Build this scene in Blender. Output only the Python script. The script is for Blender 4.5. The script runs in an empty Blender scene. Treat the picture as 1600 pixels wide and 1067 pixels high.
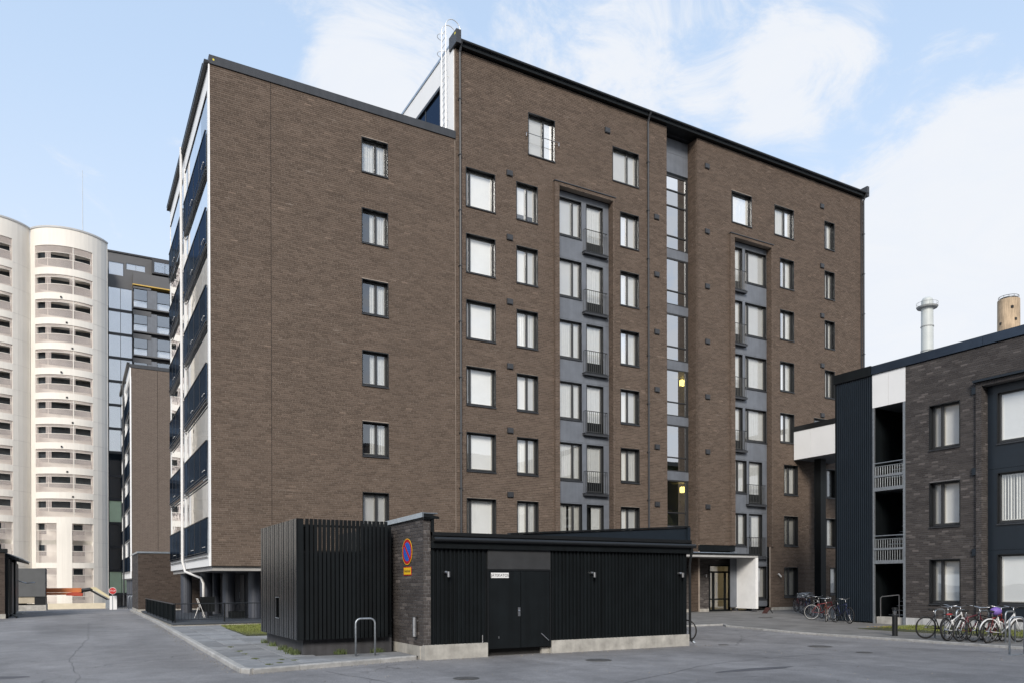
import bpy, bmesh, math, random
from mathutils import Vector, Matrix
import numpy as np
R = math.radians
SC = bpy.context.scene
random.seed(7)

# ------------------------------------------------------------------ camera
FPX = 1213.87
cam = bpy.data.cameras.new('camera')
cam.sensor_width = 36.0
cam.lens = 36.0 * FPX / 1600.0
cam.shift_y = 378.25 / 1600.0
cam.clip_start = .1
cam.clip_end = 6000
camo = bpy.data.objects.new('camera', cam)
SC.collection.objects.link(camo)
_psi, _pit, _rol = R(29.4336), R(-0.0953), R(-0.1579)
_F = Vector((math.sin(_psi)*math.cos(_pit), math.cos(_psi)*math.cos(_pit), math.sin(_pit)))
_R = Vector((math.cos(_psi), -math.sin(_psi), 0))
_U = _R.cross(_F)
_R2 = _R*math.cos(_rol) + _U*math.sin(_rol)
_U2 = _U*math.cos(_rol) - _R*math.sin(_rol)
camo.matrix_world = Matrix(((_R2.x, _U2.x, -_F.x, 0), (_R2.y, _U2.y, -_F.y, 0), (_R2.z, _U2.z, -_F.z, 1.9), (0, 0, 0, 1)))
SC.camera = camo

# ------------------------------------------------------------------ world, sun, exposure
SUN_EL, SUN_AZ = R(29), R(214)        # azimuth measured from +Y towards +X
world = bpy.data.worlds.new('World')
SC.world = world
world.use_nodes = True
wt = world.node_tree
wt.nodes.clear()
def wn(t, **k):
    n = wt.nodes.new(t)
    for a, b in k.items(): setattr(n, a, b)
    return n
def wl(a, b): wt.links.new(a, b)
def wmath(op, a, b=None, c=None, clamp=False):
    n = wn('ShaderNodeMath', operation=op, use_clamp=clamp)
    for i, v in enumerate((a, b, c)):
        if v is None: continue
        if isinstance(v, (int, float)): n.inputs[i].default_value = v
        else: wl(v, n.inputs[i])
    return n.outputs[0]
w_out = wn('ShaderNodeOutputWorld')
w_bg = wn('ShaderNodeBackground')
w_bg.inputs['Strength'].default_value = 0.1
sky = wn('ShaderNodeTexSky')
sky.sky_type = 'NISHITA'
sky.sun_disc = False
sky.sun_elevation = SUN_EL
sky.sun_rotation = SUN_AZ
sky.air_density = 1.0
sky.dust_density = 1.6
sky.ozone_density = 1.3
tc = wn('ShaderNodeTexCoord')
nrm = wn('ShaderNodeVectorMath', operation='NORMALIZE')
wl(tc.outputs['Generated'], nrm.inputs[0])
sep = wn('ShaderNodeSeparateXYZ')
wl(nrm.outputs[0], sep.inputs[0])
# clouds live on a flat layer overhead: direction.xy / (z + .22)
den = wmath('ADD', wmath('MAXIMUM', sep.outputs[2], 0.0), 0.22)
px_ = wmath('DIVIDE', sep.outputs[0], den)
py_ = wmath('DIVIDE', sep.outputs[1], den)
comb = wn('ShaderNodeCombineXYZ')
wl(px_, comb.inputs[0]); wl(py_, comb.inputs[1])
def wnoise(scale, detail, rough, off, dist=.3):
    m = wn('ShaderNodeMapping')
    m.inputs['Location'].default_value = off
    wl(comb.outputs[0], m.inputs[0])
    n = wn('ShaderNodeTexNoise')
    n.inputs['Scale'].default_value = scale
    n.inputs['Detail'].default_value = detail
    n.inputs['Roughness'].default_value = rough
    n.inputs['Distortion'].default_value = dist
    wl(m.outputs[0], n.inputs['Vector'])
    return n.outputs['Fac']
n1 = wnoise(5.2, 11, .68, (3.1, 1.7, 0), .9)
n2 = wnoise(1.1, 3, .5, (9.3, 4.2, 0), .1)
blobs = [((.84, .46, .28), 16, .72), ((.81, .43, .36), 8, .30), ((.287, .781, .554), 6.5, .40),
         ((.465, .684, .562), 7, .26), ((.56, .61, .56), 8, .30), ((.657, .539, .527), 5, .32),
         ((.70, .45, .56), 5, .14), ((.25, .82, .51), 5, .2), ((.66, .59, .46), 4, .26), ((.72, .65, .20), 13, .40),
         ((.62, -.70, .38), 32, .36), ((-.55, -.6, .5), 25, .25)]
field = None
for d, rad, amp in blobs:
    v = Vector(d).normalized()
    dt = wn('ShaderNodeVectorMath', operation='DOT_PRODUCT')
    wl(nrm.outputs[0], dt.inputs[0]); dt.inputs[1].default_value = v
    mr = wn('ShaderNodeMapRange', interpolation_type='SMOOTHSTEP')
    mr.inputs['From Min'].default_value = math.cos(R(rad))
    mr.inputs['From Max'].default_value = 1.0
    mr.inputs['To Max'].default_value = amp
    wl(dt.outputs['Value'], mr.inputs['Value'])
    field = mr.outputs[0] if field is None else wmath('ADD', field, mr.outputs[0])
dens = wmath('ADD', wmath('ADD', wmath('MULTIPLY', n1, 1.05), wmath('MULTIPLY', n2, .15)), field)
mk = wn('ShaderNodeMapRange', interpolation_type='SMOOTHSTEP')
mk.inputs['From Min'].default_value = .70
mk.inputs['From Max'].default_value = 1.02
mk.inputs['To Max'].default_value = .95
wl(dens, mk.inputs['Value'])
cl = wn('ShaderNodeMix', data_type='RGBA')
cl.inputs[6].default_value = (4.3, 4.6, 5.1, 1)
cl.inputs[7].default_value = (4.9, 4.95, 5.05, 1)
wl(n1, cl.inputs[0])
# thin bright veil towards the horizon, part of the hazy air
veil = wn('ShaderNodeMapRange', interpolation_type='SMOOTHSTEP')
veil.inputs['From Min'].default_value = .75
veil.inputs['From Max'].default_value = 0.0
veil.inputs['To Min'].default_value = 0.60
veil.inputs['To Max'].default_value = .85
wl(sep.outputs[2], veil.inputs['Value'])
mv = wn('ShaderNodeMix', data_type='RGBA')
wl(veil.outputs[0], mv.inputs[0])
wl(sky.outputs[0], mv.inputs[6])
vc = wn('ShaderNodeMix', data_type='RGBA')
vh = wn('ShaderNodeMapRange', interpolation_type='SMOOTHSTEP')
vh.inputs['From Min'].default_value = 0.05
vh.inputs['From Max'].default_value = 0.60
wl(sep.outputs[2], vh.inputs['Value'])
wl(vh.outputs[0], vc.inputs[0])
vc.inputs[6].default_value = (5.0, 5.15, 5.35, 1)
vc.inputs[7].default_value = (3.75, 4.75, 6.1, 1)
wl(vc.outputs[2], mv.inputs[7])
mx = wn('ShaderNodeMix', data_type='RGBA')
wl(mk.outputs[0], mx.inputs[0])
wl(mv.outputs[2], mx.inputs[6])
wl(cl.outputs[2], mx.inputs[7])
wl(mx.outputs[2], w_bg.inputs['Color'])
wl(w_bg.outputs[0], w_out.inputs['Surface'])

sl = bpy.data.lights.new('sun', 'SUN')
sl.energy = 1.9
sl.angle = R(17)
sl.color = (1.0, .93, .83)
so = bpy.data.objects.new('sun', sl)
SC.collection.objects.link(so)
sd_ = Vector((math.sin(SUN_AZ)*math.cos(SUN_EL), math.cos(SUN_AZ)*math.cos(SUN_EL), math.sin(SUN_EL)))
so.rotation_euler = sd_.to_track_quat('Z', 'Y').to_euler()
so.location = (0, -20, 40)

SC.view_settings.view_transform = 'Standard'
SC.view_settings.look = 'None'
SC.view_settings.exposure = 0.93
SC.view_settings.gamma = 1.0
SC.view_settings.use_curve_mapping = False
SC.render.engine = 'CYCLES'
SC.cycles.use_denoising = True
SC.cycles.denoising_prefilter = 'ACCURATE'
SC.cycles.max_bounces = 8
SC.cycles.transparent_max_bounces = 24
SC.cycles.caustics_reflective = False
SC.cycles.caustics_refractive = False
SC.cycles.sample_clamp_indirect = 4

# ------------------------------------------------------------------ materials
MATS = {}
def mat(name, col, rough=.6, metal=0., var=.12, vs=1.5, bump=0., bs=40., spec=.5, rnd=0., streak=0., island=0.):
    if name in MATS: return MATS[name]
    m = bpy.data.materials.new(name); m.use_nodes = True
    t = m.node_tree; N = t.nodes; L = t.links
    b = N['Principled BSDF']
    b.inputs['Roughness'].default_value = rough
    b.inputs['Metallic'].default_value = metal
    b.inputs['Specular IOR Level'].default_value = spec
    geo = N.new('ShaderNodeNewGeometry')
    n = N.new('ShaderNodeTexNoise'); n.inputs['Scale'].default_value = vs
    n.inputs['Detail'].default_value = 6; n.inputs['Roughness'].default_value = .6
    L.new(geo.outputs['Position'], n.inputs['Vector'])
    fac = N.new('ShaderNodeMapRange')
    fac.inputs['From Min'].default_value = .3; fac.inputs['From Max'].default_value = .7
    fac.inputs['To Min'].default_value = 1-var; fac.inputs['To Max'].default_value = 1+var
    L.new(n.outputs['Fac'], fac.inputs['Value'])
    cur = fac.outputs[0]
    def mul(a, b_):
        q = N.new('ShaderNodeMath'); q.operation = 'MULTIPLY'; L.new(a, q.inputs[0]); L.new(b_, q.inputs[1]); return q.outputs[0]
    if rnd or island:
        oi = N.new('ShaderNodeObjectInfo')
        ad = N.new('ShaderNodeMath'); ad.operation = 'ADD'
        L.new(oi.outputs['Random'], ad.inputs[0]); L.new(geo.outputs['Random Per Island'], ad.inputs[1])
        fr = N.new('ShaderNodeMath'); fr.operation = 'FRACT'; L.new(ad.outputs[0], fr.inputs[0])
        r = N.new('ShaderNodeMapRange'); a = max(rnd, island)
        r.inputs['To Min'].default_value = 1-a; r.inputs['To Max'].default_value = 1+a
        L.new(fr.outputs[0], r.inputs['Value']); cur = mul(cur, r.outputs[0])
    if streak:
        mp = N.new('ShaderNodeMapping'); mp.inputs['Scale'].default_value = (3, 3, .15)
        L.new(geo.outputs['Position'], mp.inputs[0])
        s = N.new('ShaderNodeTexNoise'); s.inputs['Scale'].default_value = 2; s.inputs['Detail'].default_value = 5
        L.new(mp.outputs[0], s.inputs['Vector'])
        r = N.new('ShaderNodeMapRange'); r.inputs['From Min'].default_value = .35; r.inputs['From Max'].default_value = .65
        r.inputs['To Min'].default_value = 1-streak; r.inputs['To Max'].default_value = 1+streak*.5
        L.new(s.outputs['Fac'], r.inputs['Value']); cur = mul(cur, r.outputs[0])
    vm = N.new('ShaderNodeVectorMath'); vm.operation = 'SCALE'
    vm.inputs[0].default_value = col[:3]; L.new(cur, vm.inputs['Scale'])
    L.new(vm.outputs[0], b.inputs['Base Color'])
    if bump:
        n2_ = N.new('ShaderNodeTexNoise'); n2_.inputs['Scale'].default_value = bs; n2_.inputs['Detail'].default_value = 4
        L.new(geo.outputs['Position'], n2_.inputs['Vector'])
        bp = N.new('ShaderNodeBump'); bp.inputs['Strength'].default_value = bump; bp.inputs['Distance'].default_value = .01
        L.new(n2_.outputs['Fac'], bp.inputs['Height']); L.new(bp.outputs[0], b.inputs['Normal'])
    MATS[name] = m
    return m

def glass(name, refl=.35, tint=(.85, .9, .9), rough=.0, graz=.5):
    if name in MATS: return MATS[name]
    m = bpy.data.materials.new(name); m.use_nodes = True
    t = m.node_tree; N = t.nodes; L = t.links; N.clear()
    o = N.new('ShaderNodeOutputMaterial'); mx_ = N.new('ShaderNodeMixShader')
    g = N.new('ShaderNodeBsdfGlossy'); g.inputs['Roughness'].default_value = rough; g.inputs['Color'].default_value = (.95, .97, 1, 1)
    tr = N.new('ShaderNodeBsdfTransparent'); tr.inputs['Color'].default_value = (*tint, 1)
    lw = N.new('ShaderNodeLayerWeight'); lw.inputs['Blend'].default_value = .35
    mr = N.new('ShaderNodeMapRange'); mr.inputs['To Min'].default_value = refl; mr.inputs['To Max'].default_value = min(.95, refl+graz)
    L.new(lw.outputs['Fresnel'], mr.inputs['Value'])
    geo = N.new('ShaderNodeNewGeometry')
    n = N.new('ShaderNodeTexNoise'); n.inputs['Scale'].default_value = .9; n.inputs['Detail'].default_value = 1
    L.new(geo.outputs['Position'], n.inputs['Vector'])
    bp = N.new('ShaderNodeBump'); bp.inputs['Strength'].default_value = .12; bp.inputs['Distance'].default_value = .02
    L.new(n.outputs['Fac'], bp.inputs['Height']); L.new(bp.outputs[0], g.inputs['Normal'])
    L.new(mr.outputs[0], mx_.inputs[0]); L.new(tr.outputs[0], mx_.inputs[1]); L.new(g.outputs[0], mx_.inputs[2])
    L.new(mx_.outputs[0], o.inputs['Surface'])
    MATS[name] = m
    return m

def brick_mat(name, dark, light, pale=.03, pale_col=(.27, .23, .20), amp=.13):
    if name in MATS: return MATS[name]
    m = bpy.data.materials.new(name); m.use_nodes = True
    t = m.node_tree; N = t.nodes; L = t.links; b = N['Principled BSDF']
    b.inputs['Roughness'].default_value = .78; b.inputs['Specular IOR Level'].default_value = .35
    geo = N.new('ShaderNodeNewGeometry'); oi = N.new('ShaderNodeObjectInfo')
    ad = N.new('ShaderNodeMath'); ad.operation = 'ADD'
    L.new(oi.outputs['Random'], ad.inputs[0]); L.new(geo.outputs['Random Per Island'], ad.inputs[1])
    fr = N.new('ShaderNodeMath'); fr.operation = 'FRACT'; L.new(ad.outputs[0], fr.inputs[0])
    cr = N.new('ShaderNodeValToRGB')
    e = cr.color_ramp.elements
    e[0].color = (*dark, 1); e[0].position = 0
    e[1].color = (*light, 1); e[1].position = .8
    x = e.new(1.0-pale*.6); x.color = (*light, 1)
    x = e.new(1.0); x.color = (*[c*(1.35+pale*2.5) for c in light], 1)
    L.new(fr.outputs[0], cr.inputs[0])
    # streaks of rubbed, paler bricks: stretched low-frequency noise picks short runs of bricks
    mp = N.new('ShaderNodeMapping'); mp.inputs['Scale'].default_value = (.55, .55, 2.6)
    L.new(geo.outputs['Position'], mp.inputs[0])
    n = N.new('ShaderNodeTexNoise'); n.inputs['Scale'].default_value = 1.1; n.inputs['Detail'].default_value = 7; n.inputs['Roughness'].default_value = .7
    L.new(mp.outputs[0], n.inputs['Vector'])
    mr = N.new('ShaderNodeMapRange'); mr.inputs['From Min'].default_value = .35; mr.inputs['From Max'].default_value = .68
    mr.inputs['To Min'].default_value = 1-amp; mr.inputs['To Max'].default_value = 1+amp
    L.new(n.outputs['Fac'], mr.inputs['Value'])
    vm = N.new('ShaderNodeVectorMath'); vm.operation = 'SCALE'
    L.new(cr.outputs[0], vm.inputs[0]); L.new(mr.outputs[0], vm.inputs['Scale'])
    # pale efflorescence patches
    n3 = N.new('ShaderNodeTexNoise'); n3.inputs['Scale'].default_value = 1.6; n3.inputs['Detail'].default_value = 8; n3.inputs['Roughness'].default_value = .75
    L.new(mp.outputs[0], n3.inputs['Vector'])
    p1 = N.new('ShaderNodeMapRange'); p1.inputs['From Min'].default_value = .585; p1.inputs['From Max'].default_value = .74
    L.new(n3.outputs['Fac'], p1.inputs['Value'])
    rr = N.new('ShaderNodeMapRange'); rr.inputs['From Min'].default_value = .35; rr.inputs['From Max'].default_value = 1.; rr.inputs['To Max'].default_value = .8
    L.new(fr.outputs[0], rr.inputs['Value'])
    pm = N.new('ShaderNodeMath'); pm.operation = 'MULTIPLY'; L.new(p1.outputs[0], pm.inputs[0]); L.new(rr.outputs[0], pm.inputs[1])
    mxx = N.new('ShaderNodeMix'); mxx.data_type = 'RGBA'
    L.new(pm.outputs[0], mxx.inputs[0]); L.new(vm.outputs[0], mxx.inputs[6]); mxx.inputs[7].default_value = (*pale_col, 1)
    L.new(mxx.outputs[2], b.inputs['Base Color'])
    n4 = N.new('ShaderNodeTexNoise'); n4.inputs['Scale'].default_value = 60; n4.inputs['Detail'].default_value = 3
    L.new(geo.outputs['Position'], n4.inputs['Vector'])
    bp = N.new('ShaderNodeBump'); bp.inputs['Strength'].default_value = .35; bp.inputs['Distance'].default_value = .006
    L.new(n4.outputs['Fac'], bp.inputs['Height']); L.new(bp.outputs[0], b.inputs['Normal'])
    MATS[name] = m
    return m

def emit(name, col, s):
    m = bpy.data.materials.new(name); m.use_nodes = True
    b = m.node_tree.nodes['Principled BSDF']
    b.inputs['Base Color'].default_value = (*col, 1); b.inputs['Emission Color'].default_value = (*col, 1); b.inputs['Emission Strength'].default_value = s
    return m

BRICK = brick_mat('brown_brick', (.084, .060, .045), (.118, .086, .066), pale=.02)
BRICK_D = brick_mat('dark_brick', (.045, .039, .038), (.070, .062, .059), pale=.22, pale_col=(.20, .195, .20), amp=.16)
MORTAR = mat('mortar', (.27, .225, .19), .95, var=.2, vs=3, bump=.3, bs=80)
MORTAR_D = mat('dark_mortar', (.165, .158, .162), .95, var=.2, vs=3, bump=.3, bs=80)
BLACK = mat('black_metal', (.007, .008, .009), .4, var=.1, bump=.05, bs=15)
BLACK2 = mat('matt_black_paint', (.0050, .0068, .0080), .5, var=.2, vs=2, streak=.3, spec=.25)
FRAME = mat('window_frame_metal', (.03, .031, .033), .4, var=.05)
CHAR = mat('charcoal_metal', (.035, .037, .042), .42, var=.1, bump=.05, bs=10, streak=.15)
GREY = mat('grey_panel', (.130, .142, .165), .45, var=.14, vs=1.6, streak=.08)
NAVY = mat('blue_black_panel', (.010, .016, .024), .4, var=.12, vs=2)
WHITE = mat('white_panel', (.80, .80, .80), .45, var=.03, vs=1)
WHITE_R = mat('white_render', (.80, .80, .80), .8, var=.06, vs=2, bump=.1, bs=60)
CREAM = mat('cream_inner_frame', (.62, .60, .55), .6, var=.03)
CURT = mat('white_curtain', (.88, .88, .86), .9, var=.05, vs=4)
CURT2 = mat('cream_curtain', (.72, .71, .67), .9, var=.08, vs=4)
BLIND = mat('white_blind', (.85, .85, .84), .7, var=.04, vs=1.3)
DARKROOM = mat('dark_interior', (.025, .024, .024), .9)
GALV = mat('galvanised_steel', (.36, .39, .42), .42, metal=.75, var=.18, vs=12, bump=.05)
STEEL = mat('brushed_steel', (.55, .55, .56), .3, metal=.95, var=.1, vs=9)
ZINC = mat('zinc_flashing', (.42, .47, .52), .32, metal=.8, var=.12, vs=5)
CONC = mat('pale_concrete', (.38, .365, .335), .85, var=.3, vs=2.6, bump=.3, bs=50, streak=.10)
CONC_D = mat('dark_concrete', (.05, .05, .055), .8, var=.2, vs=3, bump=.2, bs=40, streak=.25)
KERB = mat('granite_kerb', (.33, .325, .315), .8, var=.22, vs=6, bump=.3, bs=90, rnd=.12)
SLAB = mat('concrete_slab', (.215, .22, .228), .85, var=.18, vs=4, bump=.25, bs=120, rnd=.2)
RUBBER = mat('rubber', (.012, .012, .012), .75)
COLUMN = mat('grey_painted_column', (.05, .056, .072), .45, var=.08)
PIPE_W = mat('white_pipe', (.62, .61, .60), .4, var=.06)
G_WIN = glass('window_glass', .15, (.97, .98, .98))
G_STAIR = glass('stair_glass', .56, (.42, .50, .42), graz=.3)
G_BALC = glass('balcony_glass', .42, (.6, .65, .66), graz=.5)
G_DARK = mat('dark_reflective_glass', (.010, .014, .02), .04, var=.05, spec=1.0)
def parapet_glass():
    m = bpy.data.materials.new('parapet_glass'); m.use_nodes = True
    t = m.node_tree; N = t.nodes; L = t.links; N.clear()
    o = N.new('ShaderNodeOutputMaterial'); mx_ = N.new('ShaderNodeMixShader'); mx_.inputs[0].default_value = .42
    d = N.new('ShaderNodeBsdfDiffuse'); d.inputs['Color'].default_value = (.010, .014, .020, 1)
    g_ = N.new('ShaderNodeBsdfGlossy'); g_.inputs['Color'].default_value = (.080, .120, .195, 1); g_.inputs['Roughness'].default_value = .06
    L.new(d.outputs[0], mx_.inputs[1]); L.new(g_.outputs[0], mx_.inputs[2]); L.new(mx_.outputs[0], o.inputs['Surface'])
    return m
G_PAR = parapet_glass()
MATTE = mat('matte_black_sheet', (.006, .008, .009), .7, spec=.02, var=.15)

# ------------------------------------------------------------------ mesh helpers
COL = SC.collection
def W(o):
    l = Vector((0, 0, 0)); p = o
    while p is not None: l = l + p.location; p = p.parent
    return l
class MB:
    def __init__(s): s.v = []; s.f = []; s.m = []
    def add(s, vs, fs, mi=0):
        n = len(s.v); s.v += [tuple(v) for v in vs]; s.f += [tuple(i+n for i in f) for f in fs]; s.m += [mi]*len(fs)
    def box(s, x0, x1, y0, y1, z0, z1, mi=0):
        if x0 > x1: x0, x1 = x1, x0
        if y0 > y1: y0, y1 = y1, y0
        if z0 > z1: z0, z1 = z1, z0
        s.add([(x0,y0,z0),(x1,y0,z0),(x1,y1,z0),(x0,y1,z0),(x0,y0,z1),(x1,y0,z1),(x1,y1,z1),(x0,y1,z1)],
              [(0,3,2,1),(4,5,6,7),(0,1,5,4),(1,2,6,5),(2,3,7,6),(3,0,4,7)], mi)
        return s
    def prism(s, pts, axis, a, b, mi=0):
        n = len(pts)
        def P(p, t):
            return {'x': (t, p[0], p[1]), 'y': (p[0], t, p[1]), 'z': (p[0], p[1], t)}[axis]
        vs = [P(p, a) for p in pts] + [P(p, b) for p in pts]
        fs = [tuple(range(n)), tuple(range(2*n-1, n-1, -1))] + [(i, i+n, (i+1) % n + n, (i+1) % n) for i in range(n)]
        s.add(vs, fs, mi); return s
    def quad(s, a, b, c, d, mi=0): s.add([a, b, c, d], [(0, 1, 2, 3)], mi); return s
    def tube(s, pts, r, n=6, mi=0, closed=False, cap=True, r2=None):
        pts = [Vector(p) for p in pts]; k = len(pts); rings = []
        up = None
        for i, p in enumerate(pts):
            if closed: d = (pts[(i+1) % k]-pts[i-1])
            else: d = pts[min(i+1, k-1)]-pts[max(i-1, 0)]
            d.normalize()
            if up is None:
                a = Vector((0, 0, 1)) if abs(d.z) < .9 else Vector((1, 0, 0))
                up = d.cross(a).normalized()
            else:
                up = (up - d*up.dot(d))
                if up.length < 1e-6: up = d.orthogonal()
                up.normalize()
            w = d.cross(up)
            rr = r if r2 is None else r + (r2-r)*i/(k-1)
            rings.append([p + (up*math.cos(2*math.pi*j/n) + w*math.sin(2*math.pi*j/n))*rr for j in range(n)])
        vs = [v for g in rings for v in g]; fs = []
        for i in range(k if closed else k-1):
            a = i*n; b = ((i+1) % k)*n
            for j in range(n): fs.append((a+j, a+(j+1) % n, b+(j+1) % n, b+j))
        if cap and not closed: fs += [tuple(range(n-1, -1, -1)), tuple((k-1)*n+j for j in range(n))]
        s.add(vs, fs, mi); return s
    def cyl(s, c, r, z0, z1, n=20, mi=0, r2=None):
        r2 = r if r2 is None else r2
        vs = [(c[0]+r*math.cos(2*math.pi*i/n), c[1]+r*math.sin(2*math.pi*i/n), z0) for i in range(n)] + \
             [(c[0]+r2*math.cos(2*math.pi*i/n), c[1]+r2*math.sin(2*math.pi*i/n), z1) for i in range(n)]
        s.add(vs, [tuple(range(n-1, -1, -1)), tuple(range(n, 2*n))] + [(i, (i+1) % n, (i+1) % n+n, i+n) for i in range(n)], mi)
        return s
    def sphere(s, c, r, n=10, m=6, mi=0, sc=(1, 1, 1)):
        vs = []; fs = []
        for j in range(m+1):
            t = math.pi*j/m
            for i in range(n):
                p = 2*math.pi*i/n
                vs.append((c[0]+r*sc[0]*math.sin(t)*math.cos(p), c[1]+r*sc[1]*math.sin(t)*math.sin(p), c[2]+r*sc[2]*math.cos(t)))
        for j in range(m):
            for i in range(n): fs.append((j*n+i, j*n+(i+1) % n, (j+1)*n+(i+1) % n, (j+1)*n+i))
        s.add(vs, fs, mi); return s
    def mesh(s, name, mats, off=(0, 0, 0), smooth=False):
        me = bpy.data.meshes.new(name)
        ox, oy, oz = off
        me.from_pydata([(x-ox, y-oy, z-oz) for x, y, z in s.v], [], s.f)
        if not isinstance(mats, (list, tuple)): mats = [mats]
        for m_ in mats: me.materials.append(m_)
        if len(mats) > 1: me.polygons.foreach_set('material_index', s.m)
        bm = bmesh.new(); bm.from_mesh(me); bmesh.ops.recalc_face_normals(bm, faces=bm.faces); bm.to_mesh(me); bm.free()
        if smooth: me.polygons.foreach_set('use_smooth', [True]*len(me.polygons))
        me.update(); return me
    def build(s, name, mats, parent=None, smooth=False, **props):
        """geometry was authored in world coordinates; a top-level object gets its origin at its base centre"""
        if parent is not None: off = W(parent)
        else:
            a = np.array(s.v); lo = a.min(0); hi = a.max(0); off = ((lo[0]+hi[0])/2, (lo[1]+hi[1])/2, lo[2])
        o = bpy.data.objects.new(name, s.mesh(name, mats, off, smooth))
        COL.objects.link(o)
        if parent is not None: o.parent = parent
        else: o.location = off
        for k, v in props.items(): o[k] = v
        return o
def thing(name, loc, label, category, group=None):
    o = bpy.data.objects.new(name, None); COL.objects.link(o); o.location = loc
    o.empty_display_size = .3
    o['label'] = label; o['category'] = category
    if group: o['group'] = group
    return o
def link(name, me, parent, loc=(0, 0, 0), rz=0, **props):
    o = bpy.data.objects.new(name, me); COL.objects.link(o); o.parent = parent; o.location = loc
    if rz: o.rotation_euler = (0, 0, rz)
    for k, v in props.items(): o[k] = v
    return o
def copy_tree(o, parent=None):
    c = o.copy(); COL.objects.link(c); c.parent = parent
    for ch in list(o.children): copy_tree(ch, c)
    return c
def bm_box(m, *a): m.box(*a); return m
def B(x0, x1, y0, y1, z0, z1): return MB().box(x0, x1, y0, y1, z0, z1)

class Face:
    """a vertical plane: u runs to the viewer's right, v into the wall, z up (world)"""
    def __init__(s, kind, x, y): s.k = kind; s.x = x; s.y = y
    def p(s, u, v, z):
        return (s.x+u, s.y+v, z) if s.k == 'y' else (s.x+v, s.y-u, z)
    def box(s, m, u0, u1, v0, v1, z0, z1, mi=0):
        a = s.p(u0, v0, z0); b = s.p(u1, v1, z1); m.box(a[0], b[0], a[1], b[1], z0, z1, mi)
    @property
    def rz(s): return 0 if s.k == 'y' else -math.pi/2

def wall_sheet(face, u0, u1, z0, z1, holes, v=.012, thick=.12):
    us = sorted({u0, u1, *[min(max(h[i], u0), u1) for h in holes for i in (0, 1)]})
    zs = sorted({z0, z1, *[min(max(h[i], z0), z1) for h in holes for i in (2, 3)]})
    m = MB()
    for j in range(len(zs)-1):
        run = None
        for i in range(len(us)):
            solid = False
            if i < len(us)-1:
                cu = (us[i]+us[i+1])/2; cz = (zs[j]+zs[j+1])/2
                solid = not any(h[0] < cu < h[1] and h[2] < cz < h[3] for h in holes)
            if solid and run is None: run = us[i]
            if not solid and run is not None:
                face.box(m, run, us[i], v, v+thick, zs[j], zs[j+1]); run = None
    return m
_brk = {}
def unit_brick(bl, ch, rz):
    k = (bl, ch, rz)
    if k not in _brk:
        me = MB()
        if rz == 0: me.box(0, bl, 0, .02, 0, ch)
        else: me.box(0, .02, -bl, 0, 0, ch)
        _brk[k] = me.mesh('brick', BRICK)
    return _brk[k]
def brickwork(face, u0, u1, z0, z1, holes, parent, wall, material, L=.27, H=.08, joint=.015, single=None, seed=1, dz=.0, depth=.012):
    """running bond laid course by course, cut at the openings; bricks stand proud of the recessed mortar.
    single = (u range, z range, most): full bricks there become objects of their own"""
    rnd = random.Random(seed)
    n = int(round((z1-z0)/H)); H = (z1-z0)/n
    V = []; F = []; nsing = 0
    O = W(parent)
    smesh = {}
    for j in range(n):
        a = z0 + j*H + joint/2; b = z0+(j+1)*H - joint/2; zc = (a+b)/2
        cuts = sorted((h[0], h[1]) for h in holes if h[2]-.02 < zc < h[3]+.02)
        free = []; cur = u0
        for c in cuts:
            if c[0] > cur: free.append((cur, c[0]))
            cur = max(cur, c[1])
        if cur < u1: free.append((cur, u1))
        off = (j % 2)*L/2 + (.07 if (j//2) % 3 == 1 else 0)
        for f0, f1 in free:
            k = math.floor((f0-u0+off)/L)
            while True:
                p = u0 - off + k*L; k += 1
                if p >= f1: break
                s0 = max(p, f0); s1 = min(p+L, f1)
                if s1-s0 < .014: continue
                s0_ = s0 + joint/2*(s0 > f0+1e-6); s1_ = s1-joint/2*(s1 < f1-1e-6)
                v = rnd.uniform(-.002, .0015)
                if single and nsing < single[4] and s1-s0 > L*.95 and single[0] <= s0 and s1 <= single[1] and single[2] <= a and b <= single[3]:
                    key = (round(s1_-s0_, 4), round(b-a, 4))
                    if key not in smesh:
                        m = MB()
                        if face.k == 'y': m.box(0, s1_-s0_, 0, depth+.003, 0, b-a)
                        else: m.box(0, depth+.003, -(s1_-s0_), 0, 0, b-a)
                        smesh[key] = m.mesh('brick', material)
                    w = face.p(s0_, v, a)
                    link('brick', smesh[key], wall, Vector(w)-W(wall)); nsing += 1
                    continue
                q = [face.p(s0_, v, a), face.p(s1_, v, a), face.p(s1_, v, b), face.p(s0_, v, b),
                     face.p(s0_, depth+.002, a), face.p(s1_, depth+.002, a), face.p(s1_, depth+.002, b), face.p(s0_, depth+.002, b)]
                i = len(V); V += q
                F += [(i, i+1, i+2, i+3), (i+1, i+5, i+6, i+2), (i, i+3, i+7, i+4), (i+3, i+2, i+6, i+7), (i, i+4, i+5, i+1)]
    if V:
        W0 = W(wall)
        me = bpy.data.meshes.new('brickwork')
        me.from_pydata([(x-W0.x, y-W0.y, z-W0.z) for x, y, z in V], [], F)
        me.materials.append(material); me.update()
        o = link('brickwork', me, wall); o['kind'] = 'stuff'

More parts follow.
